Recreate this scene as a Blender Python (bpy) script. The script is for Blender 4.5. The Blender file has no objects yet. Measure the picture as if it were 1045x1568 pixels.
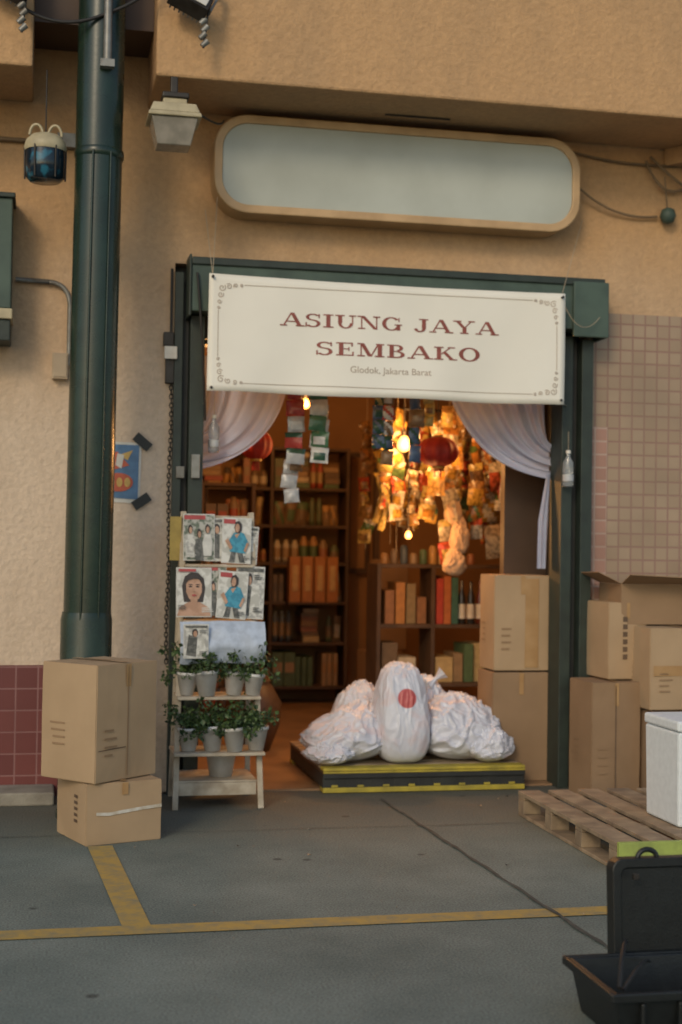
import bpy, bmesh, math, random
from mathutils import Matrix, Vector, noise
random.seed(7)
scene=bpy.context.scene
COL=scene.collection

# ------------------------------------------------------------------ materials
def new_mat(name):
    m=bpy.data.materials.new(name); m.use_nodes=True
    nt=m.node_tree; b=nt.nodes['Principled BSDF']
    return m,nt,b
def mat(name,c,c2=None,scale=6.0,rough=0.7,bump=0.0,bscale=60.0,metal=0.0,detail=5.0,trans=0.0,contrast=(0.35,0.65),rvar=0.0,sub=0.0):
    m,nt,b=new_mat(name)
    b.inputs['Roughness'].default_value=rough; b.inputs['Metallic'].default_value=metal
    tc=nt.nodes.new('ShaderNodeTexCoord')
    if c2 is None: c2=tuple(v*0.78 for v in c)
    n=nt.nodes.new('ShaderNodeTexNoise'); n.inputs['Scale'].default_value=scale; n.inputs['Detail'].default_value=detail
    nt.links.new(tc.outputs['Object'],n.inputs['Vector'])
    mr=nt.nodes.new('ShaderNodeMapRange'); mr.inputs['From Min'].default_value=contrast[0]; mr.inputs['From Max'].default_value=contrast[1]
    nt.links.new(n.outputs['Fac'],mr.inputs['Value'])
    mx=nt.nodes.new('ShaderNodeMix'); mx.data_type='RGBA'
    mx.inputs['A'].default_value=(*c,1); mx.inputs['B'].default_value=(*c2,1)
    nt.links.new(mr.outputs['Result'],mx.inputs['Factor']); nt.links.new(mx.outputs['Result'],b.inputs['Base Color'])
    if rvar:
        r=nt.nodes.new('ShaderNodeMapRange'); r.inputs['To Min'].default_value=max(0.05,rough-rvar); r.inputs['To Max'].default_value=min(1,rough+rvar)
        nt.links.new(n.outputs['Fac'],r.inputs['Value']); nt.links.new(r.outputs['Result'],b.inputs['Roughness'])
    if bump:
        n2=nt.nodes.new('ShaderNodeTexNoise'); n2.inputs['Scale'].default_value=bscale; n2.inputs['Detail'].default_value=4
        nt.links.new(tc.outputs['Object'],n2.inputs['Vector'])
        bp=nt.nodes.new('ShaderNodeBump'); bp.inputs['Strength'].default_value=bump; bp.inputs['Distance'].default_value=0.01
        nt.links.new(n2.outputs['Fac'],bp.inputs['Height']); nt.links.new(bp.outputs['Normal'],b.inputs['Normal'])
    if trans: b.inputs['Transmission Weight'].default_value=trans
    return m

def stucco_mat():
    m,nt,b=new_mat('stucco_ochre'); b.inputs['Roughness'].default_value=0.9
    N=nt.nodes.new; L=nt.links.new
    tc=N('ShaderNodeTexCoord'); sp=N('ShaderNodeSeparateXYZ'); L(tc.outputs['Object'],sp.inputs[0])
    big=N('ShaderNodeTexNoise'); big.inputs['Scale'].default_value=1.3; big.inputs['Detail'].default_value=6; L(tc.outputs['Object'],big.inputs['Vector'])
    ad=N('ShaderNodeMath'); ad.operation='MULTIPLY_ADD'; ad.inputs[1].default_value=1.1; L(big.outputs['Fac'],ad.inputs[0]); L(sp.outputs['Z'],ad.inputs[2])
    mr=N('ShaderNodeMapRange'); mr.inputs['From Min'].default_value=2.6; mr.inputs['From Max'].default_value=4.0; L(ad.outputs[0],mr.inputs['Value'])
    mx=N('ShaderNodeMix'); mx.data_type='RGBA'; mx.inputs['A'].default_value=(0.62,0.49,0.365,1); mx.inputs['B'].default_value=(0.50,0.305,0.15,1)  # pale base to darker orange top: light gradient put into the paint colour
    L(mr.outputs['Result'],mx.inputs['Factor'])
    mp=N('ShaderNodeMapping'); mp.inputs['Scale'].default_value=(2.4,2.4,0.9); L(tc.outputs['Object'],mp.inputs['Vector'])
    st=N('ShaderNodeTexNoise'); st.inputs['Scale'].default_value=1.0; st.inputs['Detail'].default_value=8; st.inputs['Roughness'].default_value=0.6; L(mp.outputs[0],st.inputs['Vector'])
    sr=N('ShaderNodeMapRange'); sr.inputs['From Min'].default_value=0.45; sr.inputs['From Max'].default_value=0.80; sr.inputs['To Max'].default_value=0.45; L(st.outputs['Fac'],sr.inputs['Value'])
    m2=N('ShaderNodeMix'); m2.data_type='RGBA'; m2.inputs['B'].default_value=(0.30,0.205,0.12,1); L(sr.outputs['Result'],m2.inputs['Factor']); L(mx.outputs['Result'],m2.inputs['A'])
    ft=N('ShaderNodeTexNoise'); ft.inputs['Scale'].default_value=24; ft.inputs['Detail'].default_value=6; ft.inputs['Roughness'].default_value=0.7; L(tc.outputs['Object'],ft.inputs['Vector'])
    fr_=N('ShaderNodeMapRange'); fr_.inputs['From Min'].default_value=0.3; fr_.inputs['From Max'].default_value=0.7; fr_.inputs['To Min'].default_value=0.88; fr_.inputs['To Max'].default_value=1.10; L(ft.outputs['Fac'],fr_.inputs['Value'])
    ml=N('ShaderNodeMix'); ml.data_type='RGBA'; ml.blend_type='MULTIPLY'; ml.inputs['Factor'].default_value=1; L(m2.outputs['Result'],ml.inputs['A']); L(fr_.outputs['Result'],ml.inputs['B'])
    L(ml.outputs['Result'],b.inputs['Base Color'])
    f=N('ShaderNodeTexNoise'); f.inputs['Scale'].default_value=34; f.inputs['Detail'].default_value=6; L(tc.outputs['Object'],f.inputs['Vector'])
    bp=N('ShaderNodeBump'); bp.inputs['Strength'].default_value=0.65; bp.inputs['Distance'].default_value=0.014; L(f.outputs['Fac'],bp.inputs['Height']); L(bp.outputs['Normal'],b.inputs['Normal'])
    return m

def tile_mat(name,ca,cb,cm,size,mortar=0.06,rough=0.35):
    m,nt,b=new_mat(name); N=nt.nodes.new; L=nt.links.new
    tc=N('ShaderNodeTexCoord'); sp=N('ShaderNodeSeparateXYZ'); cb_=N('ShaderNodeCombineXYZ'); L(tc.outputs['Object'],sp.inputs[0])
    L(sp.outputs['X'],cb_.inputs['X']); L(sp.outputs['Z'],cb_.inputs['Y'])
    br=N('ShaderNodeTexBrick'); br.offset=0.0; br.squash=1.0
    br.inputs['Scale'].default_value=1; br.inputs['Brick Width'].default_value=size; br.inputs['Row Height'].default_value=size
    br.inputs['Mortar Size'].default_value=size*mortar; br.inputs['Mortar Smooth'].default_value=0.2
    br.inputs['Color1'].default_value=(*ca,1); br.inputs['Color2'].default_value=(*cb,1); br.inputs['Mortar'].default_value=(*cm,1)
    L(cb_.outputs[0],br.inputs['Vector'])
    n=N('ShaderNodeTexNoise'); n.inputs['Scale'].default_value=2.2; n.inputs['Detail'].default_value=6; L(tc.outputs['Object'],n.inputs['Vector'])
    mr=N('ShaderNodeMapRange'); mr.inputs['From Min'].default_value=0.4; mr.inputs['From Max'].default_value=0.7; mr.inputs['To Max'].default_value=0.45; L(n.outputs['Fac'],mr.inputs['Value'])
    mx=N('ShaderNodeMix'); mx.data_type='RGBA'; mx.inputs['B'].default_value=(ca[0]*.6,ca[1]*.6,ca[2]*.6,1); L(mr.outputs['Result'],mx.inputs['Factor']); L(br.outputs['Color'],mx.inputs['A'])
    L(mx.outputs['Result'],b.inputs['Base Color'])
    rr=N('ShaderNodeMapRange'); rr.inputs['To Min'].default_value=rough; rr.inputs['To Max'].default_value=0.9; L(br.outputs['Fac'],rr.inputs['Value']); L(rr.outputs['Result'],b.inputs['Roughness'])
    inv=N('ShaderNodeMath'); inv.operation='SUBTRACT'; inv.inputs[0].default_value=1; L(br.outputs['Fac'],inv.inputs[1])
    bp=N('ShaderNodeBump'); bp.inputs['Strength'].default_value=0.6; bp.inputs['Distance'].default_value=0.003; L(inv.outputs[0],bp.inputs['Height']); L(bp.outputs['Normal'],b.inputs['Normal'])
    return m

def asphalt_mat():
    m,nt,b=new_mat('worn_asphalt'); N=nt.nodes.new; L=nt.links.new
    tc=N('ShaderNodeTexCoord'); sp=N('ShaderNodeSeparateXYZ'); L(tc.outputs['Object'],sp.inputs[0])
    a=N('ShaderNodeTexNoise'); a.inputs['Scale'].default_value=1.1; a.inputs['Detail'].default_value=9; a.inputs['Roughness'].default_value=0.65; L(tc.outputs['Object'],a.inputs['Vector'])
    r=N('ShaderNodeMapRange'); r.inputs['From Min'].default_value=0.35; r.inputs['From Max'].default_value=0.68; L(a.outputs['Fac'],r.inputs['Value'])
    mx=N('ShaderNodeMix'); mx.data_type='RGBA'; mx.inputs['A'].default_value=(0.108,0.138,0.122,1); mx.inputs['B'].default_value=(0.20,0.232,0.20,1); L(r.outputs['Result'],mx.inputs['Factor'])
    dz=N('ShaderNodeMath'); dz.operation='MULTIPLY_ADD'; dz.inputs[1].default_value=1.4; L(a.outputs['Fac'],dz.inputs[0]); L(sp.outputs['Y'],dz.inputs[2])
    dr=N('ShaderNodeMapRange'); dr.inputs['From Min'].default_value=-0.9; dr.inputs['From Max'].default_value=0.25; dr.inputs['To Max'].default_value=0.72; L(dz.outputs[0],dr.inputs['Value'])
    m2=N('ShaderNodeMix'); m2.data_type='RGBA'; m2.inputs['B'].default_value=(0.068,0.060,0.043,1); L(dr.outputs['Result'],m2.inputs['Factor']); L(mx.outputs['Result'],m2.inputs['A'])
    v=N('ShaderNodeTexVoronoi'); v.inputs['Scale'].default_value=2.6; L(tc.outputs['Object'],v.inputs['Vector'])
    vr=N('ShaderNodeMapRange'); vr.inputs['From Min'].default_value=0.045; vr.inputs['From Max'].default_value=0.075; vr.inputs['To Min'].default_value=0.75; vr.inputs['To Max'].default_value=0; L(v.outputs['Distance'],vr.inputs['Value'])
    m3=N('ShaderNodeMix'); m3.data_type='RGBA'; m3.inputs['B'].default_value=(0.035,0.035,0.03,1); L(vr.outputs['Result'],m3.inputs['Factor']); L(m2.outputs['Result'],m3.inputs['A'])
    g=N('ShaderNodeTexNoise'); g.inputs['Scale'].default_value=110; g.inputs['Detail'].default_value=4; L(tc.outputs['Object'],g.inputs['Vector'])
    gr=N('ShaderNodeMapRange'); gr.inputs['From Min'].default_value=0.3; gr.inputs['From Max'].default_value=0.7; gr.inputs['To Min'].default_value=0.6; gr.inputs['To Max'].default_value=1.4; L(g.outputs['Fac'],gr.inputs['Value'])
    ml=N('ShaderNodeMix'); ml.data_type='RGBA'; ml.blend_type='MULTIPLY'; ml.inputs['Factor'].default_value=1; L(m3.outputs['Result'],ml.inputs['A']); L(gr.outputs['Result'],ml.inputs['B'])
    L(ml.outputs['Result'],b.inputs['Base Color'])
    b.inputs['Roughness'].default_value=0.8
    bp=N('ShaderNodeBump'); bp.inputs['Strength'].default_value=0.5; bp.inputs['Distance'].default_value=0.006; L(g.outputs['Fac'],bp.inputs['Height']); L(bp.outputs['Normal'],b.inputs['Normal'])
    return m

def paint_line_mat():
    m,nt,b=new_mat('worn_yellow_paint'); N=nt.nodes.new; L=nt.links.new
    tc=N('ShaderNodeTexCoord')
    a=N('ShaderNodeTexNoise'); a.inputs['Scale'].default_value=9; a.inputs['Detail'].default_value=10; a.inputs['Roughness'].default_value=0.75; L(tc.outputs['Object'],a.inputs['Vector'])
    r=N('ShaderNodeMapRange'); r.inputs['From Min'].default_value=0.43; r.inputs['From Max'].default_value=0.66; r.inputs['To Min'].default_value=0.08; r.inputs['To Max'].default_value=0.88; L(a.outputs['Fac'],r.inputs['Value'])
    mx=N('ShaderNodeMix'); mx.data_type='RGBA'; mx.inputs['A'].default_value=(0.46,0.30,0.065,1); mx.inputs['B'].default_value=(0.20,0.195,0.135,1); L(r.outputs['Result'],mx.inputs['Factor'])
    L(mx.outputs['Result'],b.inputs['Base Color']); b.inputs['Roughness'].default_value=0.75
    return m

def emit_mat(name,c,s):
    m,nt,b=new_mat(name); b.inputs['Base Color'].default_value=(*c,1)
    b.inputs['Emission Color'].default_value=(*c,1); b.inputs['Emission Strength'].default_value=s; return m

M={}
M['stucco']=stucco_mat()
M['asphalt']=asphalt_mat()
M['line']=paint_line_mat()
M['tan_tile']=tile_mat('tan_tile',(0.38,0.28,0.19),(0.33,0.235,0.155),(0.30,0.185,0.145),0.083,0.075,0.4)
M['pink_bounce_tile']=tile_mat('pink_bounce_tile',(0.40,0.225,0.17),(0.34,0.19,0.14),(0.46,0.34,0.28),0.083,0.075,0.4)  # wall tile with red bounce light put into its colour
M['red_tile']=tile_mat('red_tile',(0.17,0.045,0.040),(0.13,0.034,0.032),(0.27,0.14,0.13),0.125,0.035,0.4)
M['concrete']=mat('concrete',(0.30,0.28,0.23),(0.18,0.16,0.13),scale=5,rough=0.9,bump=0.4,bscale=50)
M['pole']=mat('green_gloss_paint',(0.014,0.032,0.021),(0.010,0.023,0.016),scale=7,rough=0.27,rvar=0.1,bump=0.05,bscale=25)
M['frame']=mat('dark_green_paint',(0.028,0.042,0.033),(0.019,0.028,0.023),scale=9,rough=0.55,bump=0.15,bscale=40)
M['teal']=mat('teal_paint',(0.066,0.104,0.082),(0.044,0.072,0.058),scale=5,rough=0.6,bump=0.1,bscale=30)
M['sign_white']=mat('sign_acrylic_dusty',(0.47,0.50,0.45),(0.38,0.40,0.35),scale=1.8,rough=0.4,detail=9)
M['sign_rim']=mat('sign_rim_cream',(0.54,0.36,0.19),(0.43,0.28,0.14),scale=6,rough=0.5)
M['banner']=mat('banner_vinyl',(0.82,0.79,0.70),(0.77,0.74,0.65),scale=2,rough=0.5)
M['maroon']=mat('maroon_print',(0.28,0.075,0.055),(0.22,0.055,0.04),scale=20,rough=0.6)
M['gold']=mat('taupe_print',(0.45,0.36,0.28),rough=0.6)
M['carton']=mat('cardboard',(0.42,0.295,0.175),(0.36,0.25,0.145),scale=3,rough=0.85,bump=0.06,bscale=18)
M['carton_d']=mat('cardboard_brown',(0.30,0.195,0.11),(0.25,0.16,0.088),scale=3,rough=0.85,bump=0.06,bscale=18)
M['tape']=mat('packing_tape',(0.42,0.26,0.12),(0.36,0.21,0.09),scale=10,rough=0.25)
M['tape_clear']=mat('clear_tape',(0.62,0.60,0.54),(0.45,0.38,0.28),scale=25,rough=0.15)
M['print_dark']=mat('dark_print',(0.14,0.09,0.055),rough=0.7)
M['wood']=mat('pallet_wood',(0.36,0.27,0.17),(0.21,0.155,0.10),scale=9,rough=0.85,bump=0.3,bscale=40)
M['lime']=mat('lime_paint',(0.36,0.44,0.10),(0.26,0.31,0.08),scale=12,rough=0.6)
M['yellow']=mat('yellow_paint',(0.46,0.36,0.04),(0.28,0.23,0.035),scale=9,rough=0.6,bump=0.2)
M['black']=mat('black_rubber',(0.026,0.028,0.025),(0.016,0.017,0.016),rough=0.6)
M['blackplastic']=mat('black_plastic',(0.009,0.011,0.011),(0.006,0.007,0.007),scale=30,rough=0.42,bump=0.1,bscale=120)
M['white']=mat('white_paint',(0.68,0.66,0.60),(0.56,0.53,0.46),scale=8,rough=0.55)
M['foam']=mat('styrofoam',(0.72,0.76,0.77),(0.66,0.70,0.71),scale=30,rough=0.8,bump=0.08,bscale=150)
M['rackwood']=mat('whitewashed_wood',(0.50,0.44,0.34),(0.34,0.28,0.20),scale=12,rough=0.7,bump=0.15)
M['pot']=mat('white_pot',(0.64,0.65,0.65),(0.50,0.49,0.46),scale=10,rough=0.45)
M['leaf']=mat('leaf_green',(0.050,0.095,0.026),(0.08,0.13,0.04),scale=18,rough=0.5)
M['leaf_d']=mat('leaf_dark',(0.024,0.052,0.018),(0.04,0.072,0.024),scale=18,rough=0.5)
M['soil']=mat('soil',(0.04,0.028,0.018),rough=0.95)
M['shelf']=mat('dark_shelf_wood',(0.085,0.046,0.024),(0.055,0.030,0.016),scale=7,rough=0.6)
M['room']=mat('room_wall_brown',(0.32,0.175,0.075),(0.24,0.13,0.055),scale=1.5,rough=0.85)
M['roomfloor']=mat('room_floor',(0.34,0.21,0.115),(0.24,0.145,0.08),scale=3,rough=0.35)
M['door']=mat('brown_door',(0.078,0.045,0.027),(0.056,0.033,0.020),scale=3,rough=0.6)
M['grey']=mat('grey_metal',(0.26,0.26,0.24),(0.16,0.15,0.13),scale=12,rough=0.45,metal=0.4)
M['darkmetal']=mat('dark_metal',(0.05,0.045,0.04),(0.03,0.025,0.02),scale=12,rough=0.5,metal=0.5)
M['cream']=mat('cream_metal',(0.50,0.43,0.27),(0.34,0.29,0.18),scale=10,rough=0.5)
M['lens']=mat('frosted_lens',(0.30,0.27,0.22),(0.22,0.20,0.16),scale=14,rough=0.2)
M['blueglass']=mat('blue_glass',(0.008,0.018,0.03),(0.02,0.12,0.18),scale=14,rough=0.12,contrast=(0.54,0.64))
M['cable']=mat('cable_black',(0.02,0.018,0.016),rough=0.6)
M['cable_tan']=mat('cable_painted',(0.22,0.145,0.08),rough=0.7)
M['rope']=mat('twine',(0.42,0.34,0.24),rough=0.9)
M['red']=mat('red_paper',(0.40,0.025,0.015),(0.28,0.015,0.012),scale=10,rough=0.6)
M['plasticclear']=mat('clear_plastic_bottle',(0.72,0.76,0.78),(0.6,0.64,0.66),scale=10,rough=0.08,trans=0.75)
M['beige']=mat('beige_plastic',(0.44,0.34,0.23),rough=0.5)

def col_mat(c,rough=0.5,c2=None,sc=25,key2=''):
    key='c_%d_%d_%d'%tuple(int(v*255) for v in c)+key2
    if key not in M: M[key]=mat('print_'+key[2:],c,c2,rough=rough,scale=sc,contrast=(.45,.55) if c2 else (.35,.65))
    return M[key]

def add_translucent(m,col,f):
    nt=m.node_tree; b=nt.nodes['Principled BSDF']; out=nt.nodes['Material Output']
    t=nt.nodes.new('ShaderNodeBsdfTranslucent')
    if col: t.inputs['Color'].default_value=(*col,1)
    else: nt.links.new(b.inputs['Base Color'].links[0].from_socket,t.inputs['Color'])
    mx=nt.nodes.new('ShaderNodeMixShader'); mx.inputs[0].default_value=f
    nt.links.new(b.outputs[0],mx.inputs[1]); nt.links.new(t.outputs[0],mx.inputs[2]); nt.links.new(mx.outputs[0],out.inputs['Surface'])
    return m
M['curtain']=add_translucent(mat('sheer_curtain',(0.43,0.48,0.62),(0.36,0.40,0.53),scale=4,rough=0.8,bump=0.1),(0.50,0.50,0.60),.16)
def film(c):
    key='f_%d_%d_%d'%tuple(int(v*255) for v in c)
    if key not in M: M[key]=add_translucent(mat('packet_film_'+key[2:],c,tuple(v*.45 for v in c),rough=.25,scale=34,contrast=(.42,.6)),None,.22)
    return M[key]

def sack_mat(name,dot=None,rad=0.058):
    m=mat(name,(0.60,0.62,0.69),(0.52,0.53,0.59),scale=5,rough=0.36,bump=0.45,bscale=18,rvar=0.1)
    nt=m.node_tree; b=nt.nodes['Principled BSDF']; N=nt.nodes.new; L=nt.links.new
    src=b.inputs['Base Color'].links[0].from_socket
    tc=N('ShaderNodeTexCoord')
    n=N('ShaderNodeTexNoise'); n.inputs['Scale'].default_value=7; n.inputs['Detail'].default_value=3; L(tc.outputs['Object'],n.inputs['Vector'])
    r=N('ShaderNodeMapRange'); r.inputs['From Min'].default_value=0.56; r.inputs['From Max'].default_value=0.66; r.inputs['To Max'].default_value=0.38; L(n.outputs['Fac'],r.inputs['Value'])
    mx=N('ShaderNodeMix'); mx.data_type='RGBA'; mx.inputs['B'].default_value=(0.60,0.42,0.40,1); L(r.outputs['Result'],mx.inputs['Factor']); L(src,mx.inputs['A']); src=mx.outputs['Result']
    if dot:
        sp=N('ShaderNodeSeparateXYZ'); L(tc.outputs['Object'],sp.inputs[0]); cb=N('ShaderNodeCombineXYZ'); L(sp.outputs['X'],cb.inputs['X']); L(sp.outputs['Z'],cb.inputs['Z'])
        d=N('ShaderNodeVectorMath'); d.operation='DISTANCE'; d.inputs[1].default_value=(dot[0],0,dot[1]); L(cb.outputs[0],d.inputs[0])
        l=N('ShaderNodeMapRange'); l.inputs['From Min'].default_value=rad-0.003; l.inputs['From Max'].default_value=rad+0.003; l.inputs['To Min'].default_value=1; l.inputs['To Max'].default_value=0; L(d.outputs['Value'],l.inputs['Value'])
        m2=N('ShaderNodeMix'); m2.data_type='RGBA'; m2.inputs['B'].default_value=(0.44,0.08,0.075,1); L(l.outputs['Result'],m2.inputs['Factor']); L(src,m2.inputs['A']); src=m2.outputs['Result']
    L(src,b.inputs['Base Color'])
    return m

# ------------------------------------------------------------------ mesh helpers
def empty(name):
    o=bpy.data.objects.new(name,None); COL.objects.link(o); return o
def mesh_obj(name,verts,faces,material,parent=None,smooth=False):
    me=bpy.data.meshes.new(name); me.from_pydata([tuple(v) for v in verts],[],faces); me.update()
    o=bpy.data.objects.new(name,me); COL.objects.link(o); me.materials.append(material)
    if smooth:
        for p in me.polygons: p.use_smooth=True
    if parent: o.parent=parent
    return o
class B:
    """accumulates geometry with several materials"""
    def __init__(s): s.v=[]; s.f=[]; s.m=[]; s.mats=[]; s.sm=[]
    def mi(s,m):
        if m not in s.mats: s.mats.append(m)
        return s.mats.index(m)
    def add(s,vs,fs,m,smooth=False):
        k=len(s.v); i=s.mi(m); s.v+= [Vector(v) for v in vs]
        for f in fs: s.f.append(tuple(a+k for a in f)); s.m.append(i); s.sm.append(smooth)
    def box(s,x0,x1,y0,y1,z0,z1,m,T=None,taper=None):
        vs=[(x0,y0,z0),(x1,y0,z0),(x1,y1,z0),(x0,y1,z0),(x0,y0,z1),(x1,y0,z1),(x1,y1,z1),(x0,y1,z1)]
        if taper:
            cx,cy=(x0+x1)/2,(y0+y1)/2
            vs=[(cx+(v[0]-cx)*taper,cy+(v[1]-cy)*taper,v[2]) if v[2]==z0 else v for v in vs]
        vs=[Vector(v) for v in vs]
        if T: vs=[T@v for v in vs]
        s.add(vs,[(0,3,2,1),(4,5,6,7),(0,1,5,4),(1,2,6,5),(2,3,7,6),(3,0,4,7)],m)
    def cyl(s,p0,p1,r0,r1,m,n=24,caps=True,smooth=True):
        p0=Vector(p0);p1=Vector(p1);d=(p1-p0).normalized()
        a=d.orthogonal().normalized(); b=d.cross(a)
        vs=[]
        for p,r in((p0,r0),(p1,r1)):
            for i in range(n):
                t=2*math.pi*i/n; vs.append(p+a*(r*math.cos(t))+b*(r*math.sin(t)))
        s.add(vs,[(i,(i+1)%n,n+(i+1)%n,n+i) for i in range(n)],m,smooth)
        if caps:
            s.add(vs[:n],[tuple(range(n))[::-1]],m); s.add(vs[n:],[tuple(range(n))],m)
    def lathe(s,c,prof,m,n=24,T=None):
        vs=[];fs=[]
        for r,z in prof:
            for i in range(n):
                t=2*math.pi*i/n; v=Vector((c[0]+r*math.cos(t),c[1]+r*math.sin(t),c[2]+z)); vs.append(T@v if T else v)
        for j in range(len(prof)-1):
            for i in range(n): fs.append((j*n+i,j*n+(i+1)%n,(j+1)*n+(i+1)%n,(j+1)*n+i))
        s.add(vs,fs,m,True)
    def tube(s,pts,r,m,n=8):
        pts=[Vector(p) for p in pts]; vs=[];fs=[]
        prev=None
        for k,p in enumerate(pts):
            d=(pts[min(k+1,len(pts)-1)]-pts[max(k-1,0)]).normalized()
            a=d.orthogonal().normalized() if prev is None else (prev-d*prev.dot(d)).normalized()
            prev=a; b=d.cross(a)
            for i in range(n):
                t=2*math.pi*i/n; vs.append(p+a*(r*math.cos(t))+b*(r*math.sin(t)))
        for k in range(len(pts)-1):
            for i in range(n): fs.append((k*n+i,k*n+(i+1)%n,(k+1)*n+(i+1)%n,(k+1)*n+i))
        s.add(vs,fs,m,True)
    def poly(s,pts,m): s.add(pts,[tuple(range(len(pts)))],m)
    def make(s,name,parent=None,bevel=0.0,weld=False):
        me=bpy.data.meshes.new(name); me.from_pydata([tuple(v) for v in s.v],[],s.f); me.update()
        for m in s.mats: me.materials.append(m)
        for p,i,sm in zip(me.polygons,s.m,s.sm): p.material_index=i; p.use_smooth=sm
        o=bpy.data.objects.new(name,me); COL.objects.link(o)
        if parent: o.parent=parent
        if bevel:
            b=o.modifiers.new('b','BEVEL'); b.width=bevel; b.segments=2; b.limit_method='ANGLE'; b.angle_limit=math.radians(50)
        return o
def bez(p0,p1,p2,n=12):
    p0,p1,p2=map(Vector,(p0,p1,p2)); return [p0*(1-t)**2+p1*2*t*(1-t)+p2*t*t for t in [i/n for i in range(n+1)]]

# ------------------------------------------------------------------ ground
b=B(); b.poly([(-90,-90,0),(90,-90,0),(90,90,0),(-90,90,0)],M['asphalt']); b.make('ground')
g=empty('parking_line_marking')
b=B(); z=0.004
b.poly([(-6,-3.0,z),(9,-2.97,z),(9,-2.85,z),(-6,-2.87,z)],M['line']); b.make('bay_line_long',g)
b=B(); b.poly([(0.335,-2.862,z),(0.445,-2.862,z),(0.37,-1.40,z),(0.25,-1.40,z)],M['line']); b.make('bay_line_short',g)
g=empty('pavement_joint')
def strip(name,pts,w,m,z):
    b=B()
    L=[];Rr=[]
    for k,p in enumerate(pts):
        p=Vector((p[0],p[1],z)); q=Vector((*pts[min(k+1,len(pts)-1)],z))-Vector((*pts[max(k-1,0)],z)); q.normalize(); nrm=Vector((-q.y,q.x,0))
        ww=w*(0.6+0.8*random.random()); L.append(p+nrm*ww/2); Rr.append(p-nrm*ww/2)
    n=len(pts); b.add(L+Rr,[(i,i+1,n+i+1,n+i) for i in range(n-1)],m); b.make(name,g)
tar=mat('tar_joint',(0.042,0.044,0.038),(0.080,0.083,0.070),rough=0.8,scale=12)
strip('joint_crosswise',[(1.97+0.19*(i/80)+0.004*math.sin(i*0.9),-0.35-i*0.06) for i in range(81)],0.018,tar,0.008)
strip('joint_lengthwise',[(-4+i*0.1,-1.13+0.008*math.sin(i*0.6)) for i in range(120)],0.007,tar,0.006)

# ------------------------------------------------------------------ shop building
bd=empty('shop_building')
b=B()
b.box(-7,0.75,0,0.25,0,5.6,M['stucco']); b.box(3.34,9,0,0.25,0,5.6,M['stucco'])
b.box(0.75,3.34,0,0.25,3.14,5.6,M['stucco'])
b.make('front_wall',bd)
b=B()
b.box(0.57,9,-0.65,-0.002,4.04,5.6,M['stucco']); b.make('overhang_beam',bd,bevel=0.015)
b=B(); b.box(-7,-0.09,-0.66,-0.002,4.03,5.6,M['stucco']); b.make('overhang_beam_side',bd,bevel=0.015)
b=B(); b.box(-0.088,0.568,-0.45,-0.002,4.35,5.6,M['door']); b.make('beam_recess_lining',bd)
b=B(); b.poly([(1.95,-0.30,4.036),(2.35,-0.30,4.036),(2.35,-0.27,4.036),(1.95,-0.27,4.036)],M['black']); b.make('soffit_vent_shadow',bd)  # shadow line of the slit vent, painted as a black strip
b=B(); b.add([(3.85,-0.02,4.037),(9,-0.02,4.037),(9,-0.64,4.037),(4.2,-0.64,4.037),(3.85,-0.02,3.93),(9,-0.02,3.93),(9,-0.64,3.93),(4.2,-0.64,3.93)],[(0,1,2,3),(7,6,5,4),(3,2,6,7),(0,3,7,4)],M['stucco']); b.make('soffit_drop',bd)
b=B(); b.box(3.342,9,-0.012,-0.001,0.88,2.97,M['tan_tile']); b.make('tiled_wall_tan',bd)
b=B(); b.box(3.342,9,-0.013,-0.001,0.0,0.88,M['red_tile']); b.make('tiled_wall_base',bd)
b=B(); b.box(3.343,3.485,-0.016,-0.0125,0.88,2.25,M['pink_bounce_tile']); b.make('tiled_wall_bounce',bd)  # strip beside the door frame, tinted for red bounce light
b=B(); b.box(-7,0.22,-0.013,-0.001,0.0,0.76,M['red_tile']); b.make('tiled_dado',bd)
b=B(); b.box(-7,0.10,-0.30,-0.014,0.0,0.075,M['concrete']); b.make('concrete_kerb',bd,bevel=0.01)
b=B()
b.box(-0.4,-0.3,0.25,4.9,0,3.0,M['room']); b.box(5.2,5.3,0.25,4.9,0,3.0,M['room']); b.box(-0.4,5.3,4.8,4.9,0,3.0,M['room']); b.box(-0.4,5.3,0.25,4.9,3.0,3.1,M['room'])
b.make('room_walls',bd)
b=B(); b.box(-0.3,5.2,0.0,4.8,-0.05,0.012,M['roomfloor']); b.make('room_floor',bd)
b=B(); b.box(2.97,3.9,0.46,0.54,0.012,2.98,M['door']); b.make('inner_partition',bd)
b=B(); b.box(2.98,3.03,4.2,4.28,0,2.9,M['door']); b.make('inner_post',bd)
fr=empty('shutter_door_frame')
b=B(); b.box(0.83,3.38,-0.20,-0.003,2.83,3.14,M['teal']); b.box(0.815,0.829,-0.215,-0.003,2.80,3.16,M['frame']); b.box(3.17,3.40,-0.23,-0.205,2.78,3.12,M['teal']); b.box(3.381,3.40,-0.204,-0.003,2.78,3.12,M['teal'])
b.box(0.83,3.38,-0.215,-0.202,3.10,3.145,M['frame']); b.make('shutter_housing',fr,bevel=0.006)
b=B(); b.box(0.75,0.80,-0.05,0.10,0,3.08,M['frame']); b.box(0.84,0.925,-0.09,0.10,0,2.82,M['frame']); b.box(0.801,0.839,0.0,0.10,0,3.0,M['black']); b.make('jamb_left',fr,bevel=0.004)
b=B(); b.box(3.15,3.22,-0.10,0.10,0,2.80,M['frame']); b.box(3.221,3.27,-0.04,0.10,0,2.80,M['black']); b.box(3.271,3.345,-0.12,0.10,0,2.78,M['frame']); b.make('jamb_right',fr,bevel=0.004)
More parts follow.
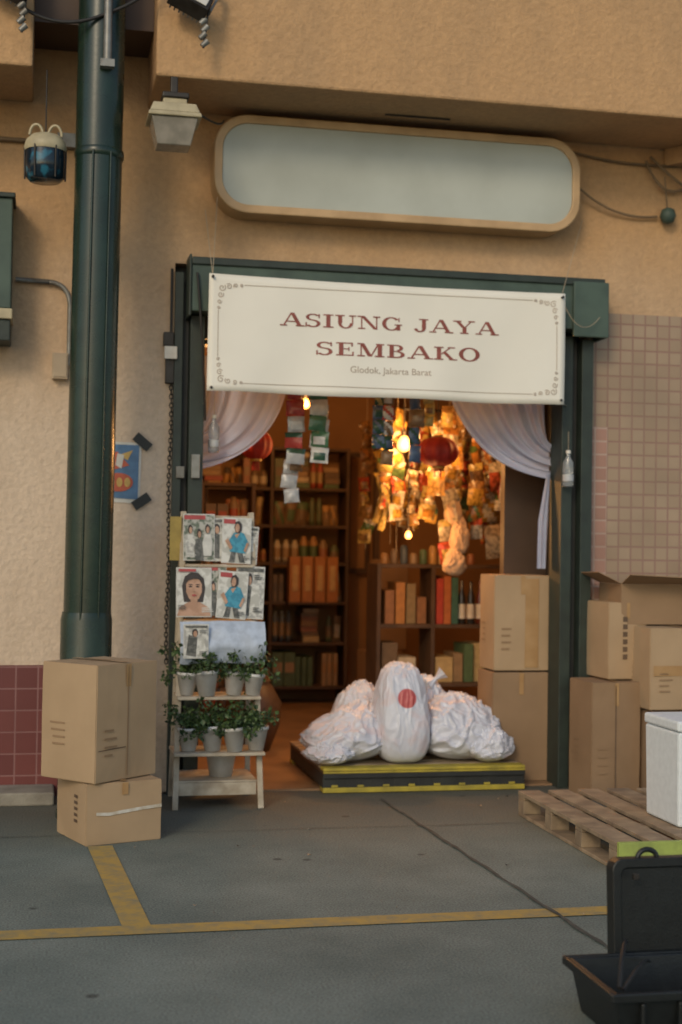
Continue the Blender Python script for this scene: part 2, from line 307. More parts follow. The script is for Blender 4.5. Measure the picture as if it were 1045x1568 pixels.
b=B(); b.box(0.93,3.15,0.02,0.06,2.70,2.83,M['black']); b.box(0.752,3.338,0.105,0.24,2.68,3.138,M['black']); b.box(0.752,0.90,0.105,0.24,0.0,2.679,M['black']); b.box(3.18,3.338,0.105,0.24,0.0,2.679,M['black']); b.make('lintel_and_leak_plates',fr)  # black plates added behind the frame to stop lamplight leaking out

# ------------------------------------------------------------------ oval sign
sg=empty('blank_lightbox_sign')
def rrect(x0,x1,z0,z1,r,n=10):
    pts=[]
    for cx,cz,a0 in((x1-r,z1-r,0),(x0+r,z1-r,90),(x0+r,z0+r,180),(x1-r,z0+r,270)):
        for i in range(n+1):
            a=math.radians(a0+90*i/n); pts.append((cx+r*math.cos(a),cz+r*math.sin(a)))
    return pts
def ring_extrude(b,outer,inner,y0,y1,m):
    n=len(outer); vs=[(p[0],y0,p[1]) for p in outer]+[(p[0],y0,p[1]) for p in inner]+[(p[0],y1,p[1]) for p in outer]+[(p[0],y1,p[1]) for p in inner]
    fs=[]
    for i in range(n):
        j=(i+1)%n
        fs+=[(i,j,n+j,n+i),(i,2*n+i,2*n+j,j),(n+i,n+j,3*n+j,3*n+i)]
    b.add(vs,fs,m)
b=B(); ring_extrude(b,rrect(0.95,3.215,3.42,4.0,0.20),rrect(1.0,3.165,3.47,3.95,0.155),-0.20,0.0,M['sign_rim']); o=b.make('rim',sg,bevel=0.008)
b=B(); pts=rrect(1.0,3.165,3.47,3.95,0.155); b.poly([(p[0],-0.185,p[1]) for p in pts],M['sign_white']); b.make('blank_panel',sg)

# ------------------------------------------------------------------ banner
bn=empty('shop_banner')
def rip(x,z):
    u=(x-0.92)/2.16; v=(3.04-z)/0.68
    return -0.30+0.012*math.sin(u*9+0.5)*v+0.008*math.sin(u*23+v*3)*(0.4+v)*0.6-0.02*v+0.012*math.sin(math.pi*u)
nx,nz=64,18
vs=[];fs=[]
for j in range(nz+1):
    for i in range(nx+1):
        u=i/nx; v=j/nz
        x=0.92+2.165*u-0.006*v; z=3.035-0.01*u-0.68*v-0.010*math.sin(math.pi*u)*(1-v)+0.004*math.sin(u*14)*v
        vs.append((x,rip(x,z),z))
for j in range(nz):
    for i in range(nx):
        a=j*(nx+1)+i; fs.append((a,a+nx+1,a+nx+2,a+1))
o=mesh_obj('banner_cloth',vs,fs,M['banner'],bn,smooth=True)
sd=o.modifiers.new('s','SOLIDIFY'); sd.thickness=0.002; sd.offset=1
def line_q(p0,p1,th):
    h=th/2
    return [(p0[0]-h,p0[1]),(p0[0]+h,p0[1]),(p1[0]+h,p1[1]),(p1[0]-h,p1[1])]
def rect_q(x0,x1,z0,z1): return [(x0,z0),(x1,z0),(x1,z1),(x0,z1)]
def arc_q(cx,cz,rx,rz,a0,a1,tk,tn,n=14):
    out=[]
    for i in range(n):
        A=math.radians(a0+(a1-a0)*i/n); Bq=math.radians(a0+(a1-a0)*(i+1)/n)
        o1=(cx+rx*math.cos(A),cz+rz*math.sin(A)); o2=(cx+rx*math.cos(Bq),cz+rz*math.sin(Bq))
        i1=(cx+(rx-tk)*math.cos(A),cz+(rz-tn)*math.sin(A)); i2=(cx+(rx-tk)*math.cos(Bq),cz+(rz-tn)*math.sin(Bq))
        out.append([i1,o1,o2,i2])
    return out
TK,TN,SF=0.29,0.09,0.09
def glyph(c):
    S=[]
    def serif(x,z,w=0.5): 
        z0=0 if z==0 else 1-SF; S.append([rect_q(x-w/2,x+w/2,z0,z0+SF)])
    def stem(x,th=TK): S.append([rect_q(x-th/2,x+th/2,0,1)])
    if c=='A':
        w=1.7; S.append([line_q((0.25,0),(0.80,1),TN*1.3)]); S.append([line_q((1.40,0),(0.85,1),TK)]); S.append([rect_q(0.42,1.2,0.30,0.38)]); serif(0.25,0,.5); serif(1.42,0,.62)
    elif c=='S':
        w=1.25; S.append(arc_q(0.6,0.74,0.50,0.26,30,270,TK*.8,TN)); S.append(arc_q(0.6,0.27,0.53,0.29,-150,90,TK*.85,TN)); S.append([rect_q(0.98,1.08,0.68,0.98)]); S.append([rect_q(0.08,0.18,0.0,0.34)])
    elif c=='I': w=0.85; stem(0.42); serif(0.42,0,.72); serif(0.42,1,.72)
    elif c=='U':
        w=1.6; S.append([rect_q(0.25,0.25+TK,0.38,1)]); S.append([rect_q(1.22,1.22+TN,0.38,1)]); S.append(arc_q(0.775,0.40,0.525,0.42,180,360,TK*.8,TN)); serif(0.38,1,.66); serif(1.26,1,.5)
    elif c=='N':
        w=1.65; S.append([rect_q(0.26,0.26+TN,0,1)]); S.append([line_q((0.36,1),(1.30,0),TK)]); S.append([rect_q(1.32,1.32+TN,0,1)]); serif(0.30,0,.5); serif(0.22,1,.42); serif(1.36,1,.5)
    elif c=='G':
        w=1.6; S.append(arc_q(0.78,0.5,0.68,0.52,40,330,TK,TN,22)); S.append([rect_q(1.15,1.15+TK*.9,0.02,0.42)]); S.append([rect_q(1.0,1.55,0.40,0.48)]); S.append([rect_q(1.28,1.36,0.66,0.98)])
    elif c=='J':
        w=1.15; S.append([rect_q(0.62,0.62+TK,0.25,1)]); S.append(arc_q(0.47,0.25,0.41,0.27,180,360,TK*.8,TN)); serif(0.75,1,.66)
    elif c=='Y':
        w=1.65; S.append([line_q((0.80,0.45),(0.30,1),TK)]); S.append([line_q((0.86,0.45),(1.36,1),TN*1.2)]); S.append([rect_q(0.70,0.70+TK,0,0.47)]); serif(0.83,0,.62); serif(0.32,1,.6); serif(1.36,1,.48)
    elif c=='E':
        w=1.4; S.append([rect_q(0.28,0.28+TK,0,1)]); S.append([rect_q(0.1,1.22,0,SF)]); S.append([rect_q(0.1,1.18,1-SF,1)]); S.append([rect_q(0.5,0.95,0.48,0.55)]); S.append([rect_q(1.14,1.24,0.0,0.32)]); S.append([rect_q(1.08,1.18,0.70,1)]); S.append([rect_q(0.88,0.96,0.36,0.66)])
    elif c=='M':
        w=1.95; S.append([rect_q(0.28,0.28+TN,0,1)]); S.append([line_q((0.38,1),(0.92,0.02),TK)]); S.append([line_q((0.97,0.02),(1.48,1),TN*1.2)]); S.append([rect_q(1.42,1.42+TK,0,1)]); serif(0.32,0,.5); serif(1.55,0,.64); serif(0.30,1,.45); serif(1.58,1,.55)
    elif c=='B':
        w=1.45; S.append([rect_q(0.26,0.26+TK,0,1)]); S.append(arc_q(0.75,0.755,0.42,0.245,-90,90,TK*.85,TN)); S.append(arc_q(0.78,0.26,0.50,0.26,-90,90,TK*.9,TN)); S.append([rect_q(0.1,0.78,0,SF)]); S.append([rect_q(0.1,0.76,1-SF,1)]); S.append([rect_q(0.5,0.78,0.46,0.53)])
    elif c=='K':
        w=1.65; S.append([rect_q(0.26,0.26+TK,0,1)]); S.append([line_q((0.55,0.42),(1.22,1),TN*1.5)]); S.append([line_q((1.32,0),(0.76,0.60),TK)]); serif(0.39,0,.62); serif(0.39,1,.62); serif(1.36,0,.56); serif(1.24,1,.5)
    elif c=='O':
        w=1.65; S.append(arc_q(0.82,0.5,0.72,0.53,0,360,TK,TN,32))
    else: w=0.75
    return S,w
def word(b,text,x0,x1,z0,h,m):
    gl=[glyph(c) for c in text]; tot=sum(w for _,w in gl); sx=(x1-x0)/tot
    x=x0; k=0
    for S,w in gl:
        for grp in S:
            k+=1; off=-0.0035-0.0004*(k%6)
            for q in grp:
                pts=[]
                for p in q:
                    X=x+p[0]*sx; Z=z0+p[1]*h; pts.append((X,rip(X,Z)+off,Z))
                b.poly(pts,m)
        x+=w*sx
b=B(); word(b,'ASIUNG JAYA',1.335,2.665,2.752,0.078,M['maroon']); word(b,'SEMBAKO',1.545,2.56,2.590,0.078,M['maroon'])
b.make('banner_title_lettering',bn)
b=B()
def bstroke(pts,w,off=-0.004):
    n=len(pts)
    for k in range(n-1):
        p=Vector(pts[k]);q=Vector(pts[k+1]); d=(q-p).normalized(); nn=Vector((-d.y,d.x))*w/2
        c=[p+nn,p-nn,q-nn,q+nn]; b.poly([(a.x,rip(a.x,a.y)+off-0.0002*(k%3),a.y) for a in c],M['gold'])
X0,X1,Z0,Z1=0.975,3.030,2.405,2.975
def seg(a,c,n=30): return [(a[0]+(c[0]-a[0])*i/n,a[1]+(c[1]-a[1])*i/n) for i in range(n+1)]
bstroke(seg((X0+.15,Z1),(X1-.15,Z1)),0.004); bstroke(seg((X0+.15,Z0),(X1-.15,Z0)),0.004); bstroke(seg((X0,Z0+.15),(X0,Z1-.15)),0.004); bstroke(seg((X1,Z0+.15),(X1,Z1-.15)),0.004)
def spiral(cx,cz,r,turns,a0,sgn):
    return [(cx+r*(1-t*.8)*math.cos(a0+sgn*turns*2*math.pi*t),cz+r*(1-t*.8)*math.sin(a0+sgn*turns*2*math.pi*t)) for t in [i/18 for i in range(19)]]
for cx,sx in((X0,1),(X1,-1)):
    for cz,sz in((Z0,1),(Z1,-1)):
        for (dx,dz,r) in((.02,.02,.022),(.06,.012,.018),(.012,.06,.018),(.10,.006,.014),(.006,.10,.014),(.135,.002,.01),(.002,.135,.01)):
            bstroke(spiral(cx+sx*dx,cz+sz*dz,r,1.3,dx*40,sx*sz),0.0045,-0.0045-dx*0.01)
b.make('banner_border_ornament',bn)
fc=bpy.data.curves.new('t','FONT'); fc.body='Glodok, Jakarta Barat'; fc.size=0.058; fc.align_x='CENTER'
to=bpy.data.objects.new('t',fc); COL.objects.link(to)
bpy.context.view_layer.update()
me=bpy.data.meshes.new_from_object(to.evaluated_get(bpy.context.evaluated_depsgraph_get()))
bpy.data.objects.remove(to)
for v in me.vertices:
    X=2.0+v.co.x*0.98; Z=2.492+v.co.y*0.95; v.co=(X,rip(X,Z)-0.004,Z)
me.materials.clear(); me.materials.append(M['gold']); o=bpy.data.objects.new('banner_small_lettering',me); COL.objects.link(o); o.parent=bn
b=B()
for (p,q) in(((0.94,-0.3,3.02),(0.90,-0.21,3.42)),((0.94,-0.3,3.02),(0.97,-0.2,3.50)),((3.06,-0.3,3.0),(3.30,-0.02,3.55)),((0.935,-0.3,2.37),(0.92,-0.1,2.30)),((3.06,-0.3,2.38),(3.18,-0.1,2.36))): b.tube([p,q],0.0022,M['rope'],5)
b.tube(bez((3.06,-0.3,3.0),(3.18,-0.3,2.72),(3.33,-0.25,2.90)),0.0022,M['rope'],5)
for (x,z) in((0.94,3.015),(3.065,3.0),(0.94,2.375),(3.06,2.375)): b.cyl((x,-0.325,z),(x,-0.305,z),0.008,0.008,M['darkmetal'],10)
b.make('tie_ropes',bn)

# ------------------------------------------------------------------ pole
pl=empty('support_column')
b=B(); b.cyl((0.247,-0.62,0),(0.282,-0.62,5.6),0.128,0.126,M['pole'],48)
b.lathe((0.25,-0.62,0),[(0.145,0),(0.145,0.03),(0.138,0.05),(0.138,1.06),(0.130,1.10)],M['pole'],48)
b.lathe((0.272,-0.62,0),[(0.128,3.56),(0.134,3.57),(0.134,3.60),(0.128,3.61)],M['pole'],48)
b.tube([(0.30,-0.775,4.05),(0.30,-0.775,5.6)],0.022,M['grey']); b.box(0.262,0.338,-0.80,-0.745,4.02,4.06,M['grey'])
b.make('column_shaft',pl)
b=B(); b.tube([(0.205,-0.745,0.05),(0.235,-0.752,3.58)],0.006,M['pole']); b.tube([(0.30,-0.738,0.05),(0.33,-0.738,3.58)],0.005,M['pole'])
b.make('column_weld_seam',pl)

# ------------------------------------------------------------------ lamps on wall
fl=empty('flood_light')
b=B()
b.box(0.60,0.745,-0.74,-0.60,3.90,3.93,M['darkmetal']); b.box(0.605,0.735,-0.73,-0.61,3.86,3.899,M['cream'])
def frustum(b,cx,cy,z0,w0,d0,z1,w1,d1,m):
    vs=[(cx-w0/2,cy-d0/2,z0),(cx+w0/2,cy-d0/2,z0),(cx+w0/2,cy+d0/2,z0),(cx-w0/2,cy+d0/2,z0),(cx-w1/2,cy-d1/2,z1),(cx+w1/2,cy-d1/2,z1),(cx+w1/2,cy+d1/2,z1),(cx-w1/2,cy+d1/2,z1)]
    b.add(vs,[(0,3,2,1),(4,5,6,7),(0,1,5,4),(1,2,6,5),(2,3,7,6),(3,0,4,7)],m)
frustum(b,0.665,-0.68,3.805,0.27,0.25,3.859,0.23,0.20,M['cream']); frustum(b,0.665,-0.68,3.780,0.29,0.26,3.804,0.28,0.26,M['cream'])
frustum(b,0.665,-0.68,3.635,0.18,0.16,3.779,0.25,0.23,M['lens'])
b.box(0.65,0.69,-0.66,-0.62,3.93,4.04,M['darkmetal']); b.tube(bez((0.74,-0.62,3.90),(0.95,-0.5,3.80),(1.0,-0.2,3.95)),0.006,M['cable'])
b.make('flood_light_body',fl,bevel=0.006)
def spot(x,y,z,s,name):
    e=empty(name); b=B(); T=Matrix.Translation((x,y,z))@Matrix.Rotation(math.radians(25),4,'Y')@Matrix.Rotation(math.radians(-30),4,'X')@Matrix.Scale(s,4)
    b.box(-0.12,0.12,-0.05,0.06,-0.07,0.07,M['darkmetal'],T); b.box(-0.10,0.10,-0.058,-0.051,-0.055,0.055,M['white'],T)
    for k in range(7): b.box(-0.1+k*0.03,-0.09+k*0.03,0.061,0.09,-0.06,0.06,M['grey'],T)
    b.box(-0.14,-0.125,-0.02,0.02,-0.03,0.18,M['grey'],T); b.box(0.125,0.14,-0.02,0.02,-0.03,0.18,M['grey'],T); b.box(-0.14,0.14,-0.02,0.02,0.18,0.20,M['grey'],T)
    b.make('spot_head',e,bevel=0.004)
    b=B(); 
    for k in range(4): b.cyl((x+0.08+0.012*(k%2),y,z-0.10-0.04*k),(x+0.05+0.012*(k%2),y,z-0.13-0.04*k),0.018,0.014,M['grey'],8)
    b.tube([(x+0.1,y,z),(x+0.07,y,z-0.26)],0.006,M['darkmetal']); b.make('clamp_and_chain',e)
spot(0.74,-0.80,4.42,0.9,'spot_light'); spot(-0.22,-0.80,4.42,0.9,'spot_light')
la=empty('glass_lantern'); c=(-0.015,-0.62,3.42); b=B()
b.lathe(c,[(0.0,0.0),(0.08,0.0),(0.102,0.02),(0.106,0.10),(0.104,0.17)],M['blueglass'])
b.lathe(c,[(0.108,0.165),(0.115,0.185),(0.105,0.22),(0.075,0.25),(0.04,0.262),(0.0,0.265)],M['cream'])
for q in(-0.05,0.05): b.tube([(c[0]+q+0.035*math.cos(a),c[1],c[2]+0.25+0.06*math.sin(a)) for a in [math.pi*i/12 for i in range(13)]],0.008,M['cream'])
for a in range(6):
    t=a*math.pi/3; b.tube([(c[0]+0.107*math.cos(t),c[1]+0.107*math.sin(t),c[2]+0.01),(c[0]+0.110*math.cos(t),c[1]+0.110*math.sin(t),c[2]+0.18)],0.005,M['darkmetal'])
b.tube([(c[0],c[1],c[2]+0.26),(c[0],c[1],c[2]+0.61)],0.004,M['darkmetal'])
b.make('lantern_body',la)
cb=empty('wall_cabling'); b=B()
b.tube([(-3,-0.03,3.80),(0.35,-0.03,3.80)],0.013,M['cable_tan']); b.box(0.05,0.18,-0.07,-0.001,3.77,3.85,M['grey'])
b.tube([(-0.17,-0.03,2.99),(0.02,-0.03,2.985)]+bez((0.02,-0.03,2.985),(0.13,-0.03,2.98),(0.14,-0.03,2.86),6)+[(0.14,-0.03,2.5)],0.014,M['grey'])
b.tube(bez((-0.25,-0.72,4.4),(0.0,-0.76,4.15),(0.30,-0.76,4.32)),0.010,M['cable'])
b.tube(bez((0.30,-0.76,4.32),(0.55,-0.78,4.42),(0.62,-0.70,4.65)),0.010,M['cable'])
b.tube(bez((3.22,-0.1,3.75),(3.5,-0.03,3.55),(3.80,-0.03,3.60)),0.008,M['cable_tan']); b.tube(bez((3.05,-0.03,4.02),(3.5,-0.02,3.88),(4.1,-0.03,3.95)),0.008,M['cable_tan'])
b.tube(bez((3.72,-0.03,3.95),(3.8,-0.08,3.68),(4.0,-0.03,3.80)),0.009,M['cable_tan']); b.tube(bez((3.75,-0.03,3.98),(3.95,-0.1,3.75),(4.2,-0.03,3.72)),0.009,M['cable_tan'])
b.lathe((3.86,-0.06,3.60),[(0.0,-0.05),(0.035,-0.04),(0.052,0),(0.04,0.04),(0.02,0.05),(0.0,0.055)],M['teal'],16); b.tube([(3.86,-0.05,3.64),(3.84,-0.05,3.85)],0.005,M['cable_tan'])
b.make('conduits',cb)
jb=empty('junction_box'); b=B(); b.box(0.045,0.135,-0.06,-0.001,2.42,2.57,M['beige']); b.box(0.052,0.128,-0.066,-0.061,2.43,2.56,M['beige']); b.make('junction_box_body',jb,bevel=0.005)
sw=empty('shutter_switch'); b=B(); b.box(0.685,0.745,-0.06,-0.001,2.64,2.72,M['darkmetal']); b.box(0.69,0.765,-0.075,-0.061,2.56,2.635,M['white']); b.box(0.70,0.75,-0.05,-0.001,2.42,2.63,M['darkmetal']); b.tube([(0.73,-0.03,2.72),(0.73,-0.03,3.1)],0.008,M['cable']); b.make('switch_body',sw,bevel=0.004)
ch=empty('shutter_chain'); b=B()
for k in range(64):
    z=2.42-k*0.026; ax=(k%2)
    pts=[]
    for i in range(9):
        a=2*math.pi*i/8; dx=0.010*math.cos(a); dz=0.018*math.sin(a)
        pts.append((0.735+(dx if ax else 0)+0.004*math.sin(k*.2),-0.03+(0 if ax else dx),z+dz))
    b.tube(pts,0.0035,M['darkmetal'],5)
b.make('chain_links',ch)
b=B(); b.tube(bez((0.86,-0.22,3.05),(0.90,-0.25,2.6),(0.93,-0.12,2.2),16),0.007,M['cable']); b.make('cable_loop',cb)
b=B(); b.box(0.855,0.905,-0.115,-0.091,1.86,2.0,M['grey']); b.box(0.77,0.82,-0.07,-0.051,1.86,1.93,M['grey']); b.make('latch_plates',fr,bevel=0.003)
gs=empty('wall_menu_box'); b=B(); b.box(-1.1,-0.19,-0.28,-0.001,2.78,3.40,M['teal']); b.box(-1.12,-0.175,-0.30,-0.001,3.401,3.43,M['frame']); b.box(-1.11,-0.18,-0.29,-0.001,2.72,2.779,M['cream']); b.box(-1.1,-0.19,-0.27,-0.001,2.60,2.719,M['frame']); b.make('box_body',gs,bevel=0.006)
ps=empty('wall_poster'); b=B()
bl=col_mat((0.10,0.20,0.34)); rd=col_mat((0.55,0.12,0.06)); ye=col_mat((0.66,0.42,0.12))
b.poly([(0.28,-0.004,1.72),(0.565,-0.004,1.705),(0.57,-0.006,2.065),(0.28,-0.004,2.07)],M['white'])
b.poly([(0.28,-0.008,1.745),(0.553,-0.008,1.73),(0.557,-0.010,2.05),(0.28,-0.008,2.055)],bl)
b.poly([(0.44+0.07*math.cos(a)*1.2,-0.0125,1.83+0.055*math.sin(a)) for a in [i*math.pi/9 for i in range(18)]],rd)
for x in(0.40,0.445,0.49): b.poly([(x+0.018*math.cos(a),-0.0155,1.83+0.028*math.sin(a)) for a in [i*math.pi/6 for i in range(12)]],ye)
b.poly([(0.33,-0.012,1.98),(0.40,-0.012,1.90),(0.50,-0.012,1.93),(0.43,-0.012,2.01)],rd); b.poly([(0.44,-0.0125,1.99),(0.49,-0.0125,1.96),(0.52,-0.0125,2.02)],ye); b.poly([(0.42,-0.014,1.93),(0.455,-0.014,1.91),(0.47,-0.014,1.99),(0.43,-0.014,2.0)],M['white'])
b.make('poster_sheet',ps)
b=B()
for cx,cz,an in((0.575,2.07,40),(0.575,1.72,-35)):
    T=Matrix.Translation((cx,-0.018,cz))@Matrix.Rotation(math.radians(an),4,'Y'); b.box(-0.055,0.055,-0.001,0.001,-0.028,0.028,M['black'],T)
b.make('tape_pieces',ps)

# ------------------------------------------------------------------ cartons
def carton(name,corner,ux,wx,uy,wy,z0,h,m,tape='front',marks=True,seed=0):
    e=empty(name); rnd=random.Random(seed)
    ux=Vector((*ux,0)).normalized(); uy=Vector((*uy,0)).normalized(); c=Vector((*corner,z0)); up=Vector((0,0,1))
    def P(a,bb,h_): return c+ux*a+uy*bb+up*h_
    bm=bmesh.new(); vs=[P(0,0,0),P(wx,0,0),P(wx,wy,0),P(0,wy,0),P(0,0,h),P(wx,0,h),P(wx,wy,h),P(0,wy,h)]
    bv=[bm.verts.new(v) for v in vs]
    for f in [(0,3,2,1),(4,5,6,7),(0,1,5,4),(1,2,6,5),(2,3,7,6),(3,0,4,7)]: bm.faces.new([bv[i] for i in f])
    bmesh.ops.recalc_face_normals(bm,faces=bm.faces)
    bmesh.ops.bevel(bm,geom=bm.edges[:]+bm.verts[:],offset=0.004,segments=2,affect='EDGES')
    bmesh.ops.subdivide_edges(bm,edges=[ed for ed in bm.edges if ed.calc_length()>0.1],cuts=5,use_grid_fill=True)
    cen=P(wx/2,wy/2,h/2)
    for v in bm.verts:
        d=v.co-cen; a=abs(d.dot(ux))/(wx/2); q=abs(d.dot(uy))/(wy/2); r=abs(d.z)/(h/2)
        bul=0.006*(1-min(1,min(a,q) if a>q else a)**2)*(1-r**2)
        dd=Vector((d.x,d.y,0)); v.co+=dd.normalized()*bul+Vector((noise.noise(v.co*6+Vector((seed,0,0))),noise.noise(v.co*6+Vector((0,seed+5,0))),0))*0.003
    me=bpy.data.meshes.new(name+'_shell'); bm.to_mesh(me); bm.free(); me.materials.append(m)
    o=bpy.data.objects.new('carton_shell',me); COL.objects.link(o); o.parent=e
    b=B()
    off=0.009
    nx_=-uy; ny_=-ux
    def onx(a,h_): return P(a,0,h_)+nx_*off
    def ony(bb,h_): return P(0,bb,h_)+ny_*off
    b.poly([onx(wx*.46,h*.80),onx(wx*.54,h*.80),onx(wx*.54,h*0.995),onx(wx*.46,h*0.995)],M['tape'])
    b.poly([P(wx*.46,0,h+.006),P(wx*.54,0,h+.006),P(wx*.54,wy,h+.006),P(wx*.46,wy,h+.006)],M['tape'])
    b.poly([P(0.01,wy*.495,h+.0045),P(wx-.01,wy*.495,h+.0045),P(wx-.01,wy*.505,h+.0045),P(0.01,wy*.505,h+.0045)],M['print_dark'])
    if marks:
        for r in range(4):
            a0=wx*0.12; zz=h*(0.22+0.07*r); L_=wx*(0.12+0.1*rnd.random())
            b.poly([onx(a0,zz),onx(a0+L_,zz),onx(a0+L_,zz+h*.018),onx(a0,zz+h*.018)],M['carton_d'])
        for r in range(4):
            zz=h*(0.30+0.06*r); L_=wy*(0.15+0.15*rnd.random())
            b.poly([ony(wy*.55,zz),ony(wy*.55,zz+h*.015),ony(wy*.55+L_,zz+h*.015),ony(wy*.55+L_,zz)],M['carton_d'])
    b.make('tape_and_print',e)
    return e,P,onx,ony
e,P_,onx,ony=carton('cardboard_carton',(0.28,-1.42),(0.315,0.293),0.43,(-0.26,0.28),0.38,0.305,0.575,M['carton'],seed=1)
b=B(); b.poly([onx(.21,.02),onx(.218,.02),onx(.218,.56),onx(.21,.56)],M['carton_d']); b.poly([onx(.20,.16),onx(.01,.155),onx(.01,.16),onx(.20,.165)],M['print_dark']); b.make('flap_seams',e)
e,P_,onx,ony=carton('cardboard_carton',(0.24,-1.40),(0.37,0.13),0.40,(-0.13,0.37),0.40,0.0,0.30,M['carton'],seed=2,marks=False)
b=B(); pts=[(.05,.155),(.12,.150),(.2,.158),(.28,.165),(.395,.172)]
for i in range(4): b.poly([onx(pts[i][0],pts[i][1]-.008),onx(pts[i+1][0],pts[i+1][1]-.008),onx(pts[i+1][0],pts[i+1][1]+.008),onx(pts[i][0],pts[i][1]+.008)],M['tape_clear'])
for r in range(5): b.poly([ony(.10,.10+r*.03),ony(.10,.115+r*.03),ony(.14,.115+r*.03),ony(.14,.10+r*.03)],M['print_dark'])
b.make('straps',e)
e,P_,onx,ony=carton('cardboard_carton',(2.80,0.12),(1,0),0.37,(0,1),0.30,0.705,0.60,M['carton'],seed=3)
b=B(); b.poly([onx(.20,.02),onx(.29,.02),onx(.29,.58),onx(.20,.58)],M['tape']); b.make('tape_vertical',e)
carton('cardboard_carton',(2.79,0.10),(1,0),0.37,(0,1),0.32,0.014,0.68,M['carton_d'],seed=4)
e,P_,onx,ony=carton('cardboard_carton',(3.20,-0.52),(1,0.03),0.31,(-0.03,1),0.34,0.0,0.69,M['carton_d'],seed=5)
b=B(); b.poly([onx(.145,.02),onx(.152,.02),onx(.152,.67),onx(.145,.67)],M['print_dark']); b.make('seam',e)
carton('cardboard_carton',(3.53,-0.66),(1,-0.02),0.44,(0.02,1),0.40,0.0,0.53,M['carton_d'],seed=6)
e,P_,onx,ony=carton('cardboard_carton',(3.51,-0.64),(1,0.02),0.46,(-0.02,1),0.40,0.54,0.48,M['carton'],seed=7)
b=B(); b.poly([onx(.02,.20),onx(.45,.20),onx(.45,.26),onx(.02,.26)],M['tape']); b.make('tape_band',e)
e,P_,onx,ony=carton('cardboard_carton',(3.34,-0.42),(1,0.05),0.25,(-0.05,1),0.35,0.70,0.46,M['carton'],seed=8,marks=False)
b=B()
for r in range(6): b.poly([onx(.09,.12+r*.045),onx(.12,.12+r*.045),onx(.12,.15+r*.045),onx(.09,.15+r*.045)],M['print_dark'])
b.make('glyph_print',e)
oc=empty('open_carton'); b=B(); m=M['carton_d']
b.box(3.42,4.10,-0.42,-0.41,1.03,1.27,m); b.box(3.42,4.10,-0.08,-0.07,1.03,1.27,m); b.box(3.42,3.43,-0.409,-0.081,1.03,1.27,m); b.box(4.09,4.10,-0.409,-0.081,1.03,1.27,m); b.box(3.43,4.09,-0.409,-0.081,1.03,1.04,m)
b.add([(3.42,-0.42,1.272),(4.1,-0.42,1.272),(4.12,-0.60,1.30),(3.40,-0.60,1.33),(3.42,-0.42,1.277),(4.1,-0.42,1.277),(4.12,-0.60,1.305),(3.40,-0.60,1.335)],[(0,1,2,3),(7,6,5,4),(3,2,6,7),(0,3,7,4),(1,5,6,2)],m)
b.add([(3.42,-0.42,1.272),(3.42,-0.07,1.272),(3.28,-0.10,1.33),(3.28,-0.40,1.34),(3.42,-0.42,1.277),(3.42,-0.07,1.277),(3.28,-0.10,1.335),(3.28,-0.40,1.345)],[(0,1,2,3),(7,6,5,4),(3,2,6,7),(0,3,7,4)],m)
b.make('carton_and_flaps',oc)
sb=empty('styrofoam_box'); b=B(); b.box(3.035,3.50,-2.03,-1.64,0.142,0.60,M['foam'],taper=0.97); b.make('box_body',sb,bevel=0.012)
b=B(); b.box(3.03,3.505,-2.035,-1.635,0.603,0.655,M['foam']); b.make('box_lid',sb,bevel=0.012)

# ------------------------------------------------------------------ pallets
wp=empty('wooden_pallet'); b=B()
x0,x1,y0,y1=2.61,3.78,-2.30,-0.90
for k in range(7):
    xx=x0+k*(x1-x0-0.12)/6; b.box(xx,xx+0.12+0.01*random.uniform(-1,1),y0+random.uniform(0,.015),y1-random.uniform(0,.02),0.118,0.138+0.002*random.random(),M['wood'])
for k in range(4):
    yy=y0+0.02+k*(y1-y0-0.12)/3; b.box(x0+.005,x1-.005,yy,yy+0.09,0.096,0.117,M['wood'])
    for q in range(3):
        xx=x0+0.005+q*(x1-x0-0.12)/2
        b.box(xx,xx+0.10,yy,yy+0.09,0.022,0.095,M['wood'])
for q in range(3):
    xx=x0+0.005+q*(x1-x0-0.12)/2; b.box(xx,xx+.10,y0+.01,y1-.01,0.002,0.021,M['wood'])
b.make('deck_and_blocks',wp,bevel=0.003)
b=B(); b.box(x0-0.002,x1,y0-0.03,y0-0.003,0.03,0.146,M['lime']); b.make('painted_front_board',wp,bevel=0.003)
yp=empty('striped_pallet'); b=B()
x0,x1,y0,y1=1.67,2.93,-0.12,1.05
for k in range(9):
    yy=y0+k*(y1-y0-0.10)/8; b.box(x0,x1,yy,yy+0.10,0.132,0.150,M['yellow'] if k==0 else M['wood'])
for q in range(3):
    xx=x0+0.004+q*(x1-x0-0.108)/2; b.box(xx,xx+0.10,y0+.006,y1-.006,0.108,0.131,M['door'])
for k in range(9):
    xx=x0+k*(x1-x0-0.09)/8
    b.box(xx,xx+0.09,y0+0.01,y0+0.1,0.03,0.107,M['black'])
b.box(x0,x1,y0-0.004,y0+0.004,0.09,0.118,M['black']); b.box(x0,x1,y0-0.006,y0+0.004,0.119,0.1305,M['yellow'])
b.box(x0-0.001,x1+0.001,y0+0.012,y0+0.02,0.032,0.098,M['black'])
for q in range(3):
    xx=x0+0.004+q*(x1-x0-0.108)/2; b.box(xx,xx+0.10,y0+0.11,y1-0.01,0.03,0.107,M['black'])
b.box(x0,x1,y0,y0+0.10,0.004,0.034,M['yellow']); b.box(x0,x1,y1-0.10,y1,0.004,0.029,M['yellow'])
for k in range(8):
    xx=x0+0.05+k*0.158; b.box(xx,xx+0.04,y0-0.003,y0+0.004,0.036,0.05,M['yellow'])
b.make('pallet_body',yp,bevel=0.003)

